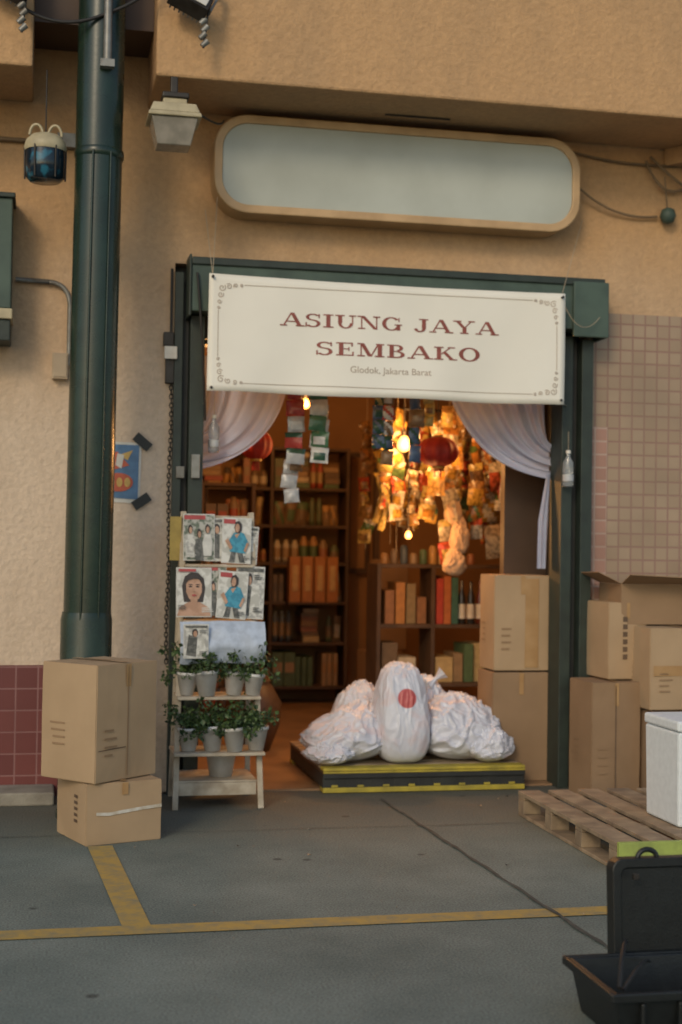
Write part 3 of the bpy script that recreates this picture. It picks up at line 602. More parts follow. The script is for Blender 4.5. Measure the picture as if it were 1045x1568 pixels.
# ------------------------------------------------------------------ sacks
def sack(name,c,rx,ry,h,mtl,seed,lean=(0,0),sq=2.6,wr=0.028,lumps=0.05,shrink=0.2,rot=0,sub=6,w3a=0.30):
    bm=bmesh.new(); bmesh.ops.create_icosphere(bm,subdivisions=sub,radius=1)
    R=Matrix.Rotation(rot,3,'Z')
    def ridge(p,s): return (1-min(1,abs(noise.noise(p*s))*2.8))**2
    for v in bm.verts:
        p=v.co.copy()
        n=(abs(p.x)**sq+abs(p.y)**sq+abs(p.z)**sq)**(-1/sq); p=p*n
        t=max(0,min(1,(p.z+1)/2))
        wid=1.0-shrink*max(0,(t-0.30)/.70)**1.4
        o=Vector((seed*3.1,seed*1.7,seed))
        L=noise.noise(p*1.4+o)*lumps*3
        pw=p+0.28*Vector((noise.noise(p*2+o),noise.noise(p*2-o),noise.noise(p*2+o*2)))
        st=Vector((pw.x,pw.y,pw.z*.6))
        w1=ridge(st+o*2,1.6); w2=ridge(st+o*3,3.4); w3=ridge(pw+o*5,6.5)
        k=1-0.6*max(0,0.25-t)/.25
        d=1+L+wr*k*(w1*1.3+w2*0.95+w3*w3a-0.6)
        q=Vector((p.x*rx*wid*d,p.y*ry*wid*d,t*h*(1+L*.4+wr*(w1*.5+w2*.8+w3*.35))))
        q.x+=lean[0]*t*t; q.y+=lean[1]*t*t
        q=R@q
        v.co=Vector((c[0]+q.x,c[1]+q.y,c[2]+max(0,q.z)))
    me=bpy.data.meshes.new(name); bm.to_mesh(me); bm.free()
    for p in me.polygons: p.use_smooth=True
    me.materials.append(mtl); o=bpy.data.objects.new(name,me); COL.objects.link(o); return o
S1=sack_mat('sack_plastic'); S2=sack_mat('sack_plastic_dot',dot=(2.195,0.555))
zt=0.151
sack('rice_sack',(1.87,0.18,zt),0.29,0.27,0.35,S1,1,lean=(0.12,0.06),wr=0.075,lumps=0.035,sq=2.1,shrink=.60)
sack('rice_sack',(2.195,0.08,zt),0.168,0.17,0.595,S2,2,lean=(-0.005,0.03),wr=0.030,lumps=0.015,sq=3.6,shrink=.28)
sack('rice_sack',(2.60,0.18,zt),0.27,0.25,0.39,S1,3,lean=(-0.04,0.04),wr=0.075,lumps=0.035,sq=2.4,shrink=.36)
sack('rice_sack',(2.00,0.38,zt),0.19,0.20,0.44,S1,4,lean=(0.0,0.0),wr=0.06,sq=2.6,shrink=.40,lumps=.03)
sack('rice_sack',(2.42,0.42,zt),0.17,0.20,0.48,S1,5,lean=(0.02,0.0),wr=0.06,sq=2.5,shrink=.40,lumps=.03)
sack('rice_sack',(1.73,0.03,zt),0.15,0.15,0.15,S1,6,wr=0.09,lumps=.05,sq=2.1,shrink=.5)
sack('rice_sack',(2.74,0.04,zt),0.15,0.15,0.22,S1,8,wr=0.09,lumps=.05,sq=2.2,shrink=.4)
def neck(name,x,y,z,dx,dz,s,mtl):
    e=B(); prof=[(.055,0),(.03,.03),(.014,.055),(.03,.085),(.05,.11)]
    d=Vector((dx,-.15,dz)).normalized(); T=Matrix.Translation((x,y,z))@d.to_track_quat('Z','Y').to_matrix().to_4x4()
    vs=[];n=28
    for r,h in prof:
        for i in range(n):
            t=2*math.pi*i/n; rr=r*s*(1+.22*math.cos(t*7+h*20)); vs.append(T@Vector((rr*math.cos(t),rr*.7*math.sin(t),h*s)))
    e.add(vs,[(j*n+i,j*n+(i+1)%n,(j+1)*n+(i+1)%n,(j+1)*n+i) for j in range(len(prof)-1) for i in range(n)],mtl,True); return e.make(name)
n1=neck('bag_neck',2.44,0.34,0.60,.7,.6,1.1,S1); n1.parent=bpy.data.objects['rice_sack']
n2=neck('bag_neck_b',2.75,0.22,0.44,.8,.5,1.0,S1); n2.parent=bpy.data.objects['rice_sack']

# ------------------------------------------------------------------ magazine rack with plants
rk=empty('magazine_rack'); b=B(); W=M['rackwood']
def beam(p,q,w,d,m):
    p=Vector(p);q=Vector(q); dz=(q-p).normalized(); a=Vector((1,0,0)); a=(a-dz*a.dot(dz)).normalized(); c=dz.cross(a)
    vs=[]
    for e_ in(p,q):
        for s,t in((-1,-1),(1,-1),(1,1),(-1,1)): vs.append(e_+a*(w/2*s)+c*(d/2*t))
    b.add(vs,[(0,3,2,1),(4,5,6,7),(0,1,5,4),(1,2,6,5),(2,3,7,6),(3,0,4,7)],m)
beam((0.755,-0.52,0),(0.80,-0.26,1.66),0.032,0.025,W); beam((1.235,-0.52,0),(1.19,-0.26,1.66),0.032,0.025,W)
beam((0.77,-0.08,0),(0.80,-0.235,1.66),0.03,0.02,W); beam((1.22,-0.08,0),(1.19,-0.235,1.66),0.03,0.02,W)
b.box(0.775,1.21,-0.506,-0.488,0.075,0.145,W); b.box(0.775,1.21,-0.12,-0.10,0.10,0.14,W)
b.box(0.74,1.25,-0.56,-0.25,0.30,0.318,W); b.box(0.76,1.23,-0.50,-0.22,0.605,0.622,W)
b.box(0.79,1.20,-0.45,-0.24,1.03,1.045,W); b.box(0.80,1.19,-0.40,-0.22,1.345,1.36,W)
b.box(0.80,1.19,-0.27,-0.25,1.60,1.64,W); b.box(0.775,1.215,-0.50,-0.10,0.146,0.156,W)
b.make('rack_frame',rk,bevel=0.003)
b=B(); b.box(0.72,0.785,-0.30,-0.29,1.38,1.63,col_mat((0.36,0.26,0.06))); b.make('rack_side_card',rk)
SK=col_mat((0.46,0.28,0.19),c2=(0.38,0.22,0.14),sc=18,key2='s'); HR=col_mat((0.035,0.025,0.022)); CY=col_mat((0.05,0.28,0.40),c2=(0.03,0.20,0.30),sc=40,key2='s'); PP=col_mat((0.62,0.62,0.58)); DK=col_mat((0.06,0.065,0.06),c2=(0.13,0.13,0.12),sc=45,key2='s'); RDm=col_mat((0.40,0.06,0.06)); GN=col_mat((0.11,0.14,0.10),c2=(0.40,0.40,0.36),sc=30,key2='s'); GY=col_mat((0.34,0.34,0.32),c2=(0.56,0.56,0.52),sc=40,key2='s')
PB=col_mat((0.60,0.60,0.56),c2=(0.42,0.42,0.38),sc=22,key2='s')
def magazine(b,x,z,w,h,y,tilt,lean,style,rnd):
    T=Matrix.Translation((x,y,z))@Matrix.Rotation(math.radians(lean),4,'Y')@Matrix.Rotation(math.radians(-tilt),4,'X')
    k=[0]
    b.box(0,w,0,0.006,0,h,PP,T)
    def quad(pts,m):
        k[0]+=1; b.poly([T@Vector((p[0]*w,-0.0012*k[0],p[1]*h)) for p in pts],m)
    def ell(cx,cz,rx,rz,m,n=18,a=0):
        quad([(cx+rx*math.cos(t)*math.cos(a)-rz*math.sin(t)*math.sin(a),cz+rx*math.cos(t)*math.sin(a)+rz*math.sin(t)*math.cos(a)) for t in [2*math.pi*i/n for i in range(n)]],m)
    def R_(x0,x1,z0,z1,m): quad([(x0,z0),(x1,z0),(x1,z1),(x0,z1)],m)
    def cap(x0,x1,zz,m=None):
        for r in range(3): R_(x0,x0+(x1-x0)*rnd.uniform(.5,1),zz-.035*r,zz-.035*r+.016,m or DK)
    if style=='portrait':
        R_(0.02,.98,.02,.98,PB)
        quad([(.22,.30),(.16,.62),(.24,.82),(.42,.90),(.62,.89),(.78,.78),(.82,.58),(.76,.30)],HR)
        quad([(.02,.02),(.98,.02),(.90,.20),(.66,.30),(.34,.30),(.10,.20)],SK); quad([(.41,.2),(.59,.2),(.6,.42),(.4,.42)],SK)
        quad([(.5,.30),(.36,.37),(.28,.50),(.28,.66),(.36,.76),(.5,.79),(.64,.76),(.72,.66),(.72,.50),(.64,.37)],SK)
        ell(.40,.61,.05,.016,HR); ell(.60,.61,.05,.016,HR); ell(.40,.65,.07,.008,HR); ell(.60,.65,.07,.008,HR); ell(.5,.435,.07,.018,RDm); ell(.5,.51,.03,.012,col_mat((.34,.19,.12)))
        quad([(.27,.70),(.34,.80),(.60,.84),(.74,.70),(.66,.76),(.48,.77),(.34,.74)],HR)
        R_(.06,.55,.91,.965,RDm); cap(.04,.3,.22)
    elif style=='cyan':
        R_(0.02,.98,.02,.98,PB); R_(.05,.45,.86,.96,RDm)
        quad([(.25,.02),(.45,.02),(.5,.3),(.35,.3)],DK); quad([(.62,.02),(.8,.02),(.68,.3),(.5,.3)],DK)
        quad([(.28,.25),(.80,.22),(.90,.46),(.74,.66),(.58,.69),(.40,.66),(.22,.48)],CY); quad([(.42,.62),(.60,.66),(.5,.54)],SK)
        quad([(.46,.66),(.40,.78),(.44,.90),(.56,.93),(.66,.86),(.66,.74),(.60,.66)],HR); ell(.51,.77,.075,.095,SK)
        quad([(.10,.48),(.20,.54),(.36,.34),(.30,.28)],SK); quad([(.84,.46),(.92,.44),(.80,.24),(.74,.28)],SK); cap(.62,.95,.14)
    elif style=='group':
        R_(0.02,.98,.02,.98,GN); R_(.03,.7,.88,.97,RDm)
        for cx,cz,m in((.22,.35,GY),(.50,.26,DK),(.76,.36,PP)):
            quad([(cx-.12,cz-.26),(cx+.13,cz-.26),(cx+.16,cz+.06),(cx+.10,cz+.20),(cx-.09,cz+.2),(cx-.16,cz+.02)],m); ell(cx,cz+.32,.075,.10,HR); ell(cx+.01,cz+.295,.05,.07,SK)
        cap(.06,.5,.14,PP)
    else:
        R_(0.02,.98,.02,.98,GY); quad([(.1,.1),(.5,.05),(.6,.6),(.2,.7)],DK); quad([(.5,.1),(.9,.2),(.8,.65),(.55,.6)],PB); ell(.45,.75,.12,.12,HR); ell(.46,.72,.08,.09,SK); R_(.06,.94,.90,.96,DK)
        cap(.62,.95,.82); cap(.62,.95,.2)
b=B(); rnd=random.Random(3)
magazine(b,0.795,1.38,0.18,0.27,-0.335,8,0,'group',rnd); magazine(b,0.93,1.375,0.15,0.25,-0.325,8,-3,'misc',rnd); magazine(b,1.01,1.37,0.17,0.265,-0.345,8,2,'cyan',rnd)
magazine(b,1.06,1.37,0.16,0.22,-0.312,6,4,'misc',rnd)
magazine(b,0.75,1.065,0.20,0.28,-0.44,8,0,'portrait',rnd); magazine(b,1.08,1.06,0.165,0.30,-0.425,8,3,'misc',rnd); magazine(b,0.885,1.07,0.16,0.29,-0.43,8,-2,'group',rnd); magazine(b,0.97,1.065,0.17,0.27,-0.455,9,5,'cyan',rnd)
b.make('magazines',rk)
b=B(); nn=20; vs=[];fs=[]
for j in range(13):
    for i in range(nn+1):
        u=i/nn; v=j/12; x=0.77+0.48*u; a=v*math.pi*0.9
        vs.append((x,-0.46-0.06*math.sin(a)+0.014*noise.noise(Vector((u*5,v*4,1))),1.045-0.235*v-0.02*(u-.5)**2+.01*noise.noise(Vector((u*5,v*2,8)))))
for j in range(12):
    for i in range(nn): a=j*(nn+1)+i; fs.append((a,a+nn+1,a+nn+2,a+1))
b.add(vs,fs,col_mat((0.46,0.53,0.64)),True)
magazine(b,0.785,0.84,0.14,0.19,-0.536,2,0,'misc',rnd)
b.make('wrapped_newspapers',rk)
def leafblob(b,c,r,n,rz,seed):
    rnd=random.Random(seed)
    for i in range(n):
        d=Vector((rnd.gauss(0,1),rnd.gauss(0,1),rnd.gauss(0,1))).normalized()*(rnd.random()**.5)
        p=Vector((c[0]+d.x*r,c[1]+d.y*r,c[2]+d.z*rz)); L_=rnd.uniform(.016,.040); w=L_*rnd.uniform(.3,.45)
        ax=(d+Vector((rnd.uniform(-.7,.7),rnd.uniform(-.7,.7),rnd.uniform(-.8,.7)))).normalized(); s=ax.orthogonal().normalized(); s=(Matrix.Rotation(rnd.uniform(0,6.28),3,ax)@s); up=ax.cross(s)
        b.add([p,p+ax*L_*.5+s*w+up*.004,p+ax*L_,p+ax*L_*.5-s*w+up*.004],[(0,1,2,3)],M['leaf'] if rnd.random()<.5 else M['leaf_d'])
def potted(name,x,y,z,s,seed):
    e=empty(name); b=B(); rnd=random.Random(seed)
    T=Matrix.Translation((x,y,z))@Matrix.Rotation(rnd.uniform(-.09,.09),4,'Y')@Matrix.Translation((-x,-y,-z))
    b.lathe((x,y,z+.002),[(0,0),(.038*s,0),(.058*s,.105*s),(.063*s,.106*s),(.063*s,.122*s),(.055*s,.122*s),(.05*s,.10*s),(0,.10*s)],M['pot'],20,T)
    b.add([T@Vector((x+.05*s*math.cos(t),y+.05*s*math.sin(t),z+.106*s)) for t in [i*math.pi/6 for i in range(12)]],[tuple(range(12))],M['soil'])
    b.make('pot',e); b=B()
    for i in range(16):
        a=rnd.uniform(0,6.28); rr=rnd.uniform(.05,.13); hz=rnd.uniform(-.03,.16)
        q=(x+rr*math.cos(a),y+rr*.8*math.sin(a)-.015,z+.12+hz); pts=bez((x,y,z+.1),(x+rr*.5*math.cos(a),y+rr*.4*math.sin(a),z+.20+max(0,hz)*.4),q,5); b.tube(pts,0.0016,M['leaf_d'],4)
        leafblob(b,q,rnd.uniform(.020,.038),rnd.randint(10,22),.026,seed*31+i)
    leafblob(b,(x+rnd.uniform(-.015,.015),y-.01,z+.155*s),0.066*s,100,0.045*s,seed)
    b.make('foliage',e)
rp=random.Random(8)
for i,(x,s) in enumerate(((0.815,1.0),(0.93,1.12),(1.085,1.05),(1.19,.95))): potted('potted_plant',x,-0.40-rp.uniform(0,.05),0.623,s*1.05,20+i)
for i,(x,s) in enumerate(((0.83,1.0),(0.965,1.1),(1.085,1.05),(1.21,1.05))): potted('potted_plant',x,-0.46-rp.uniform(0,.05),0.319,s*1.05,30+i)
bk=empty('white_bucket'); b=B(); b.lathe((1.03,-0.33,0.157),[(0,0),(.065,0),(.085,.12),(.09,.12),(.09,.13),(.08,.13),(.062,.01),(0,.01)],M['pot']); b.make('bucket_body',bk)

# ------------------------------------------------------------------ curtains
def curtain(name,fn,nu=90,nv=30):
    vs=[];fs=[]
    for j in range(nv+1):
        for i in range(nu+1): vs.append(fn(i/nu,j/nv))
    for j in range(nv):
        for i in range(nu): a=j*(nu+1)+i; fs.append((a,a+nu+1,a+nu+2,a+1))
    return vs,fs
cu=empty('sheer_curtain')
def fold(u,v,s): return 0.022*math.sin(u*s+1.5*math.sin(u*5)+v*1.2)*(1-.5*v)+.012*math.sin(u*s*.43+v*3)
def fL(u,v):
    T=Vector((0.93+0.56*u,0.15,2.62)); Cc=Vector((0.95+0.50*u,0.12,2.25-0.22*u)); E=Vector((0.925+0.01*u,0.10,2.20-0.27*u))
    p=T*(1-v)**2+Cc*2*v*(1-v)+E*v*v; p.y+=fold(u,v,34); p.z+=.012*math.sin(u*30+v*5)*v; return p
vs,fs=curtain('l',fL); mesh_obj('swag_left',vs,fs,M['curtain'],cu,smooth=True)
def fR(u,v):
    T=Vector((3.14-0.72*u,0.15,2.62)); Cc=Vector((3.10-0.52*u,0.12,2.22-0.24*u)); E=Vector((3.15,0.10,2.14-0.23*u))
    p=T*(1-v)**2+Cc*2*v*(1-v)+E*v*v; p.y+=fold(u,v,38); p.z+=.012*math.sin(u*34+v*5)*v; return p
vs,fs=curtain('r',fR); mesh_obj('swag_right',vs,fs,M['curtain'],cu,smooth=True)
def fT(u,v):
    w=0.02+0.045*min(1,v*2); return Vector((3.145-w*u-0.02*v,0.08+0.012*math.sin(u*14+v*2),1.95-0.60*v))
vs,fs=curtain('t',fT,16,24); mesh_obj('tail_right',vs,fs,M['curtain'],cu,smooth=True)
def bottle(x,y,z):
    e=empty('hanging_plastic_bottle'); b=B(); b.lathe((x,y,z),[(0,0),(.03,0),(.033,.01),(.033,.06),(.028,.075),(.033,.09),(.033,.15),(.012,.19),(.012,.21)],M['plasticclear'],16)
    b.lathe((x,y,z+.205),[(.015,0),(.015,.02),(0,.02)],M['white'],12); b.tube([(x,y,z+.22),(x,y,z+.34)],0.002,M['rope'],4); b.lathe((x,y,z+.015),[(.0345,.02),(.0345,.06)],col_mat((0.50,0.52,0.54)),16); b.make('bottle_body',e)
bottle(3.175,-0.15,1.86); bottle(1.0,0.02,2.02)
def packet(b,T,w,h,c,c2,th=.012,N_=6,seed=0):
    vs=[]
    for sgn in(-1,1):
        for jj in range(N_+1):
            for ii in range(N_+1):
                u=ii/N_;v=jj/N_; pf=(math.sin(math.pi*u)*math.sin(math.pi*v))**.6; vs.append(T@Vector(((u-.5)*w*(1-.05*math.sin(math.pi*v)),sgn*th*pf+.007*noise.noise(Vector((u*5,v*5,seed))),(v-.5)*h)))
    F1=[];F2=[];K=(N_+1)**2
    sty=int(seed*7)%3
    for s in range(2):
        for jj in range(N_):
            for ii in range(N_):
                a=s*K+jj*(N_+1)+ii; f=(a,a+1,a+N_+2,a+N_+1)
                if sty==0: t=(1<=jj<=N_//2 and 1<=ii<=N_-2)
                elif sty==1: t=jj>=N_-2
                else: t=(ii+jj)%5<2
                (F2 if t else F1).append(f)
    b.add(vs,F1,c,True); b.add(vs,F2,c2,True)
def sachets(name,x,y,ztop,n,w,h,cols,seed):
    e=empty(name); rnd=random.Random(seed); b=B(); z=ztop
    for k in range(n):
        T=Matrix.Translation((x+rnd.uniform(-.01,.01),y,z-h/2))@Matrix.Rotation(math.radians(rnd.uniform(-35,35)),4,'Z')@Matrix.Rotation(math.radians(rnd.uniform(-7,7)),4,'Y')
        packet(b,T,w*rnd.uniform(.85,1.05),h*.98,col_mat(cols[rnd.randrange(len(cols))],.25),col_mat(cols[rnd.randrange(len(cols))],.25),.018,6,rnd.random()*60)
        z-=h
    b.tube([(x,y+.02,ztop+.3),(x,y+.02,ztop-n*h)],0.002,M['rope'],4); b.make('sachets',e)
Wt=(0.60,0.61,0.60);Rd=(0.40,0.06,0.05);Gr=(0.07,0.18,0.10);Gd=(0.03,0.08,0.05);Si=(0.42,0.43,0.44);Ye=(0.46,0.36,0.12);Bl=(0.08,0.12,0.20);Br=(0.20,0.12,0.06)
sachets('sachet_strip',1.51,0.12,2.46,5,0.115,0.098,[Wt,Gd,Wt,Rd,Si],1); sachets('sachet_strip',1.525,0.17,2.44,6,0.10,0.085,[Wt,Rd,Br,Si],2)
sachets('sachet_strip',1.655,0.12,2.47,5,0.12,0.098,[Gr,Gd,Gr,Wt],3); sachets('sachet_strip',1.67,0.16,2.44,4,0.12,0.092,[Gd,Gd,Si,Gr],4)
sachets('sachet_strip',1.50,0.20,2.00,3,0.105,0.088,[Si,Wt,Si],5)
sachets('sachet_strip',2.03,0.12,2.44,4,0.08,0.09,[Ye,Gd,Bl,Gd],6); sachets('sachet_strip',2.10,0.13,2.44,5,0.09,0.092,[Wt,Rd,Gd,Bl,Br],7)
sachets('sachet_strip',2.27,0.12,2.44,4,0.10,0.11,[Bl,Si,Gd,Br],8); sachets('sachet_strip',2.36,0.15,2.44,3,0.07,0.07,[Ye,Wt,Br],9)
def lantern(x,y,z,r,h):
    e=empty('red_paper_lantern'); b=B()
    vs=[];fs=[];n=40;k=14
    for j in range(k+1):
        a=-math.pi/2+math.pi*j/k
        for i in range(n):
            t=2*math.pi*i/n; rr=(r*math.cos(a)*(0.94+.06*math.cos(t*10)))+.012; vs.append((x+rr*math.cos(t),y+rr*math.sin(t),z+h*math.sin(a)))
    for j in range(k):
        for i in range(n): fs.append((j*n+i,j*n+(i+1)%n,(j+1)*n+(i+1)%n,(j+1)*n+i))
    b.add(vs,fs,M['red'],True); b.cyl((x,y,z-h-.01),(x,y,z-h+.01),.04,.04,col_mat((0.5,0.3,0.05)),16); b.cyl((x,y,z+h-.01),(x,y,z+h+.01),.04,.04,col_mat((0.5,0.3,0.05)),16)
    b.tube([(x,y,z+h),(x,y,3.0)],.003,M['cable'],4)
    for q in range(12):
        t=q*math.pi/6; b.tube([(x+.02*math.cos(t),y+.02*math.sin(t),z-h-.01),(x+.024*math.cos(t),y+.024*math.sin(t),z-h-.07)],.003,M['red'],4)
    b.make('lantern_body',e)
lantern(2.58,0.7,2.11,0.135,0.10); lantern(1.37,0.8,2.13,0.10,0.10)

# ------------------------------------------------------------------ interior shelves
warm=[(0.36,0.19,0.07),(0.32,0.21,0.11),(0.42,0.30,0.14),(0.30,0.12,0.06),(0.34,0.07,0.04),(0.18,0.12,0.07),(0.08,0.13,0.06),(0.46,0.39,0.28),(0.26,0.17,0.09),(0.08,0.06,0.045),(0.08,0.10,0.12),(0.42,0.23,0.07),(0.10,0.12,0.06),(0.14,0.09,0.05)]
def shelf_unit(name,x0,x1,y0,y1,levels,fill,seed,uprights=(0,)):
    e=empty(name); b=B(); t=0.028
    ups=[x0]+[x0+(x1-x0)*u for u in uprights if u]+[x1]
    for u in ups: b.box(u-t/2,u+t/2,y0,y1,0.012,levels[-1]+t,M['shelf'])
    for L_ in levels:
        for a,c in zip(ups[:-1],ups[1:]): b.box(a+t/2+.001,c-t/2-.001,y0+.003,y1,L_,L_+t-.002,M['shelf'])
    b.make('shelf_frame',e,bevel=0.002)
    rnd=random.Random(seed); b=B()
    for li,L_ in enumerate(levels[:-1]):
        top=levels[li+1]-L_-t-.02
        for a,c in zip(ups[:-1],ups[1:]):
            x=a+t
            while x<c-t-.04:
                kind=rnd.choice(fill)
                if rnd.random()<.12: x+=rnd.uniform(.05,.12); continue
                run=rnd.randint(1,3); col=col_mat(rnd.choice(warm)); col2=col_mat(rnd.choice(warm)); w=rnd.uniform(.045,.11); hh=top*rnd.uniform(.4,.95); z0=L_+t
                if kind=='stack': w=rnd.uniform(.12,.22); run=1
                for _ in range(run):
                    if x+w>c-t: break
                    dy=rnd.uniform(0,.04)
                    if kind=='box':
                        b.box(x,x+w-.006,y0+.02+dy,y1-.02,z0,z0+hh,col); b.poly([(x+.008,y0+.016+dy,z0+hh*.4),(x+w-.014,y0+.016+dy,z0+hh*.4),(x+w-.014,y0+.016+dy,z0+hh*.7),(x+.008,y0+.016+dy,z0+hh*.7)],col2)
                    elif kind=='jar':
                        r=min(w,.09)/2-.003; b.lathe((x+r,y0+.03+r,z0),[(0,0),(r,0),(r,hh*.2)],col,12); b.lathe((x+r,y0+.03+r,z0),[(r,hh*.2),(r,hh*.6)],col2,12); b.lathe((x+r,y0+.03+r,z0),[(r,hh*.6),(r,hh*.75),(r*.55,hh*.85),(r*.55,hh*.95),(0,hh*.95)],col,12)
                    elif kind=='stack':
                        zz=z0
                        while zz<z0+hh: 
                            q=rnd.uniform(.03,.06); s=rnd.uniform(-.012,.012); b.box(x+s,x+w-.02+s,y0+.03,y1-.03,zz,zz+q-.004,col_mat(rnd.choice(warm))); zz+=q
                    else:
                        T=Matrix.Translation((x+w/2,y0+.08+dy,z0+hh/2))@Matrix.Rotation(rnd.uniform(-.12,.12),4,'Y'); packet(b,T,w,hh,col,col2,.03,6,rnd.random()*50)
                    x+=w+.004
    b.make('shelf_goods',e)
allk=['box','jar','stack','packet','packet','jar']
shelf_unit('storage_shelf',1.40,2.76,4.35,4.72,[0.15,0.55,0.92,1.28,1.62,1.96,2.33],allk,11,(0,0.48))
shelf_unit('storage_shelf',0.2,1.30,3.0,3.35,[0.15,0.55,0.92,1.28,1.62,1.95],allk,12,(0,0.5))
shelf_unit('storage_shelf',1.22,1.62,2.55,2.9,[0.12,0.48,0.84,1.20,1.56,1.92],allk,17,())
bf=empty('orange_box_files'); b=B()
for i in range(4): b.box(2.20+i*.115,2.30+i*.115,4.20,4.34,0.95,1.36,col_mat((0.38,0.15,0.04))); b.box(2.225+i*.115,2.275+i*.115,4.193,4.199,1.05,1.28,col_mat((0.48,0.32,0.14)))
b.box(2.19,2.66,4.19,4.345,0.93,0.949,M['shelf']); b.make('files',bf,bevel=.003)
e=empty('binder_shelf'); b=B(); t=.03; x0,x1,y0,y1=2.48,3.60,1.9,2.25
for x in(x0,2.90,x1): b.box(x-t/2,x+t/2,y0,y1,0.012,1.34,M['shelf'])
for L_ in(.05,.42,.86,1.31):
    b.box(x0+t/2+.001,2.90-t/2-.001,y0+.003,y1,L_,L_+t,M['shelf']); b.box(2.90+t/2+.001,x1-t/2-.001,y0+.003,y1,L_,L_+t,M['shelf'])
b.make('shelf_frame',e,bevel=.002); b=B()
cols=[(0.26,0.12,0.05),(0.40,0.18,0.05),(0.24,0.17,0.08)]
for i,hh in enumerate((.25,.31,.30,.2)): b.box(2.53+i*.085,2.60+i*.085,y0+.01+.01*i,y1-.03,.892,.892+hh,col_mat(cols[i%3]))
cs=[((0.40,0.05,0.03),.34),((0.42,0.13,0.04),.36),((0.05,0.13,0.10),.35)]
for i,(c,hh) in enumerate(cs):
    xx=2.93+i*.058; b.box(xx,xx+.052,y0+.01,y1-.03,.892,.892+hh,col_mat(c))
for i in range(6):
    cx=3.14+i*.072; hh=.33-.01*(i%2); c=(0.03,0.03,0.03) if i!=2 else (0.12,0.03,0.02)
    b.lathe((cx,y0+.06,.892),[(0,0),(.030,0),(.030,.20),(.012,.26),(.012,hh),(0,hh)],col_mat(c,.15),14); b.lathe((cx,y0+.06,.892),[(.0315,.04),(.0315,.15)],M['white'],14)
for i in range(10): b.lathe((2.53+i*.075,y0+.05,1.342),[(0,0),(.03,0),(.03,.06+.03*(i%3)),(.02,.08+.03*(i%3)),(0,.08+.03*(i%3))],col_mat(warm[(i*5)%14]),12)
rnd=random.Random(5)
for L_,tp in((.452,.36),(.082,.30)):
    x=2.52
    while x<3.5:
        w=rnd.uniform(.07,.17); 
        if x<2.9<x+w: x=2.93
        b.box(x,x+w-.01,y0+.02+rnd.uniform(0,.05),y1-.02,L_,L_+tp*rnd.uniform(.5,.9),col_mat(rnd.choice(warm))); x+=w
b.make('shelf_goods',e,bevel=.002)
# hanging snack packets on strings
hp=empty('hanging_snack_packets'); b=B(); rnd=random.Random(23)
pc=[(0.48,0.28,0.06),(0.42,0.18,0.04),(0.50,0.36,0.11),(0.44,0.36,0.24),(0.42,0.07,0.03),(0.22,0.12,0.04),(0.10,0.16,0.05),(0.50,0.44,0.34),(0.32,0.18,0.06),(0.14,0.08,0.04)]
def put(x,y,z,w,h,c=None,c2=None,ry=.25,th=.014):
    T=Matrix.Translation((x,y,z))@Matrix.Rotation(rnd.uniform(-.8,.8),4,'Z')@Matrix.Rotation(rnd.uniform(-ry,ry),4,'Y')
    packet(b,T,w,h,film(c or rnd.choice(pc)),film(c2 or rnd.choice(pc)),th,6,rnd.random()*90)
for s in range(22):
    x=2.36+s*.045+rnd.uniform(-.015,.015); y=rnd.uniform(1.25,1.95); z=2.42-rnd.uniform(0,.08); zb=rnd.uniform(1.42,1.80)
    w=rnd.uniform(.06,.12); h=w*rnd.uniform(.9,1.4); c=rnd.choice(pc); c2=rnd.choice(pc)
    b.tube([(x,y,3.0),(x,y,zb)],.002,M['rope'],4)
    while z>zb:
        if not (abs(x-2.56)<.09 and (z>2.05 or abs(z-1.55)<.09)):
            put(x+rnd.uniform(-.02,.02),y-.01,z,w*rnd.uniform(.8,1.15),h,c if rnd.random()<.55 else None,c2 if rnd.random()<.5 else None,.4,.02)
        z-=h*rnd.uniform(.7,1.05)
        if rnd.random()<.12: z-=.06
for i in range(9): put(2.37+rnd.uniform(-.035,.04),1.45+rnd.uniform(-.1,.1),2.12-.055*i,.05,.20,(0.52,0.37,0.10),(0.48,0.30,0.06),.35,.018)
for (x,z,w,h,c,c2) in((3.15,1.98,.16,.20,(0.42,0.09,0.05),(0.50,0.44,0.36)),(3.26,1.90,.15,.20,(0.50,0.44,0.36),(0.42,0.09,0.04)),(3.14,1.76,.17,.20,(0.46,0.40,0.30),(0.40,0.22,0.05)),(3.28,1.70,.14,.18,(0.42,0.09,0.04),(0.50,0.30,0.06)),(3.20,1.52,.20,.24,(0.46,0.33,0.20),(0.50,0.40,0.27)),(3.02,1.86,.13,.18,(0.50,0.30,0.06),(0.26,0.14,0.05)),(2.72,1.92,.14,.17,(0.44,0.26,0.08),(0.42,0.20,0.04)),(2.66,1.72,.15,.11,(0.50,0.36,0.12),(0.42,0.20,0.04)),(2.86,2.10,.12,.16,(0.42,0.20,0.04),(0.50,0.30,0.06))): put(x,1.22+rnd.uniform(0,.1),z,w,h,c,c2,.12,.025)
b.tube([(2.3,1.4,2.46),(3.5,1.4,2.44)],.01,M['darkmetal'])
b.make('packets',hp)
rag=mat('rag',(0.40,0.27,0.17),(0.32,0.21,0.13),rough=.8)
sack('hanging_rag_bundle',(2.86,1.22,1.27),0.085,0.05,0.20,rag,9,wr=.12,shrink=.6,sub=5); sack('hanging_rag_bundle',(2.90,1.24,1.42),0.075,0.05,0.26,rag,10,wr=.12,shrink=.7,sub=5); sack('hanging_rag_bundle',(2.86,1.26,1.62),0.06,0.04,0.22,rag,11,wr=.12,shrink=.7,sub=5)
carton('cardboard_carton',(2.78,3.4),(1,.2),.30,(-.2,1),.30,.013,.55,M['carton_d'],seed=31)
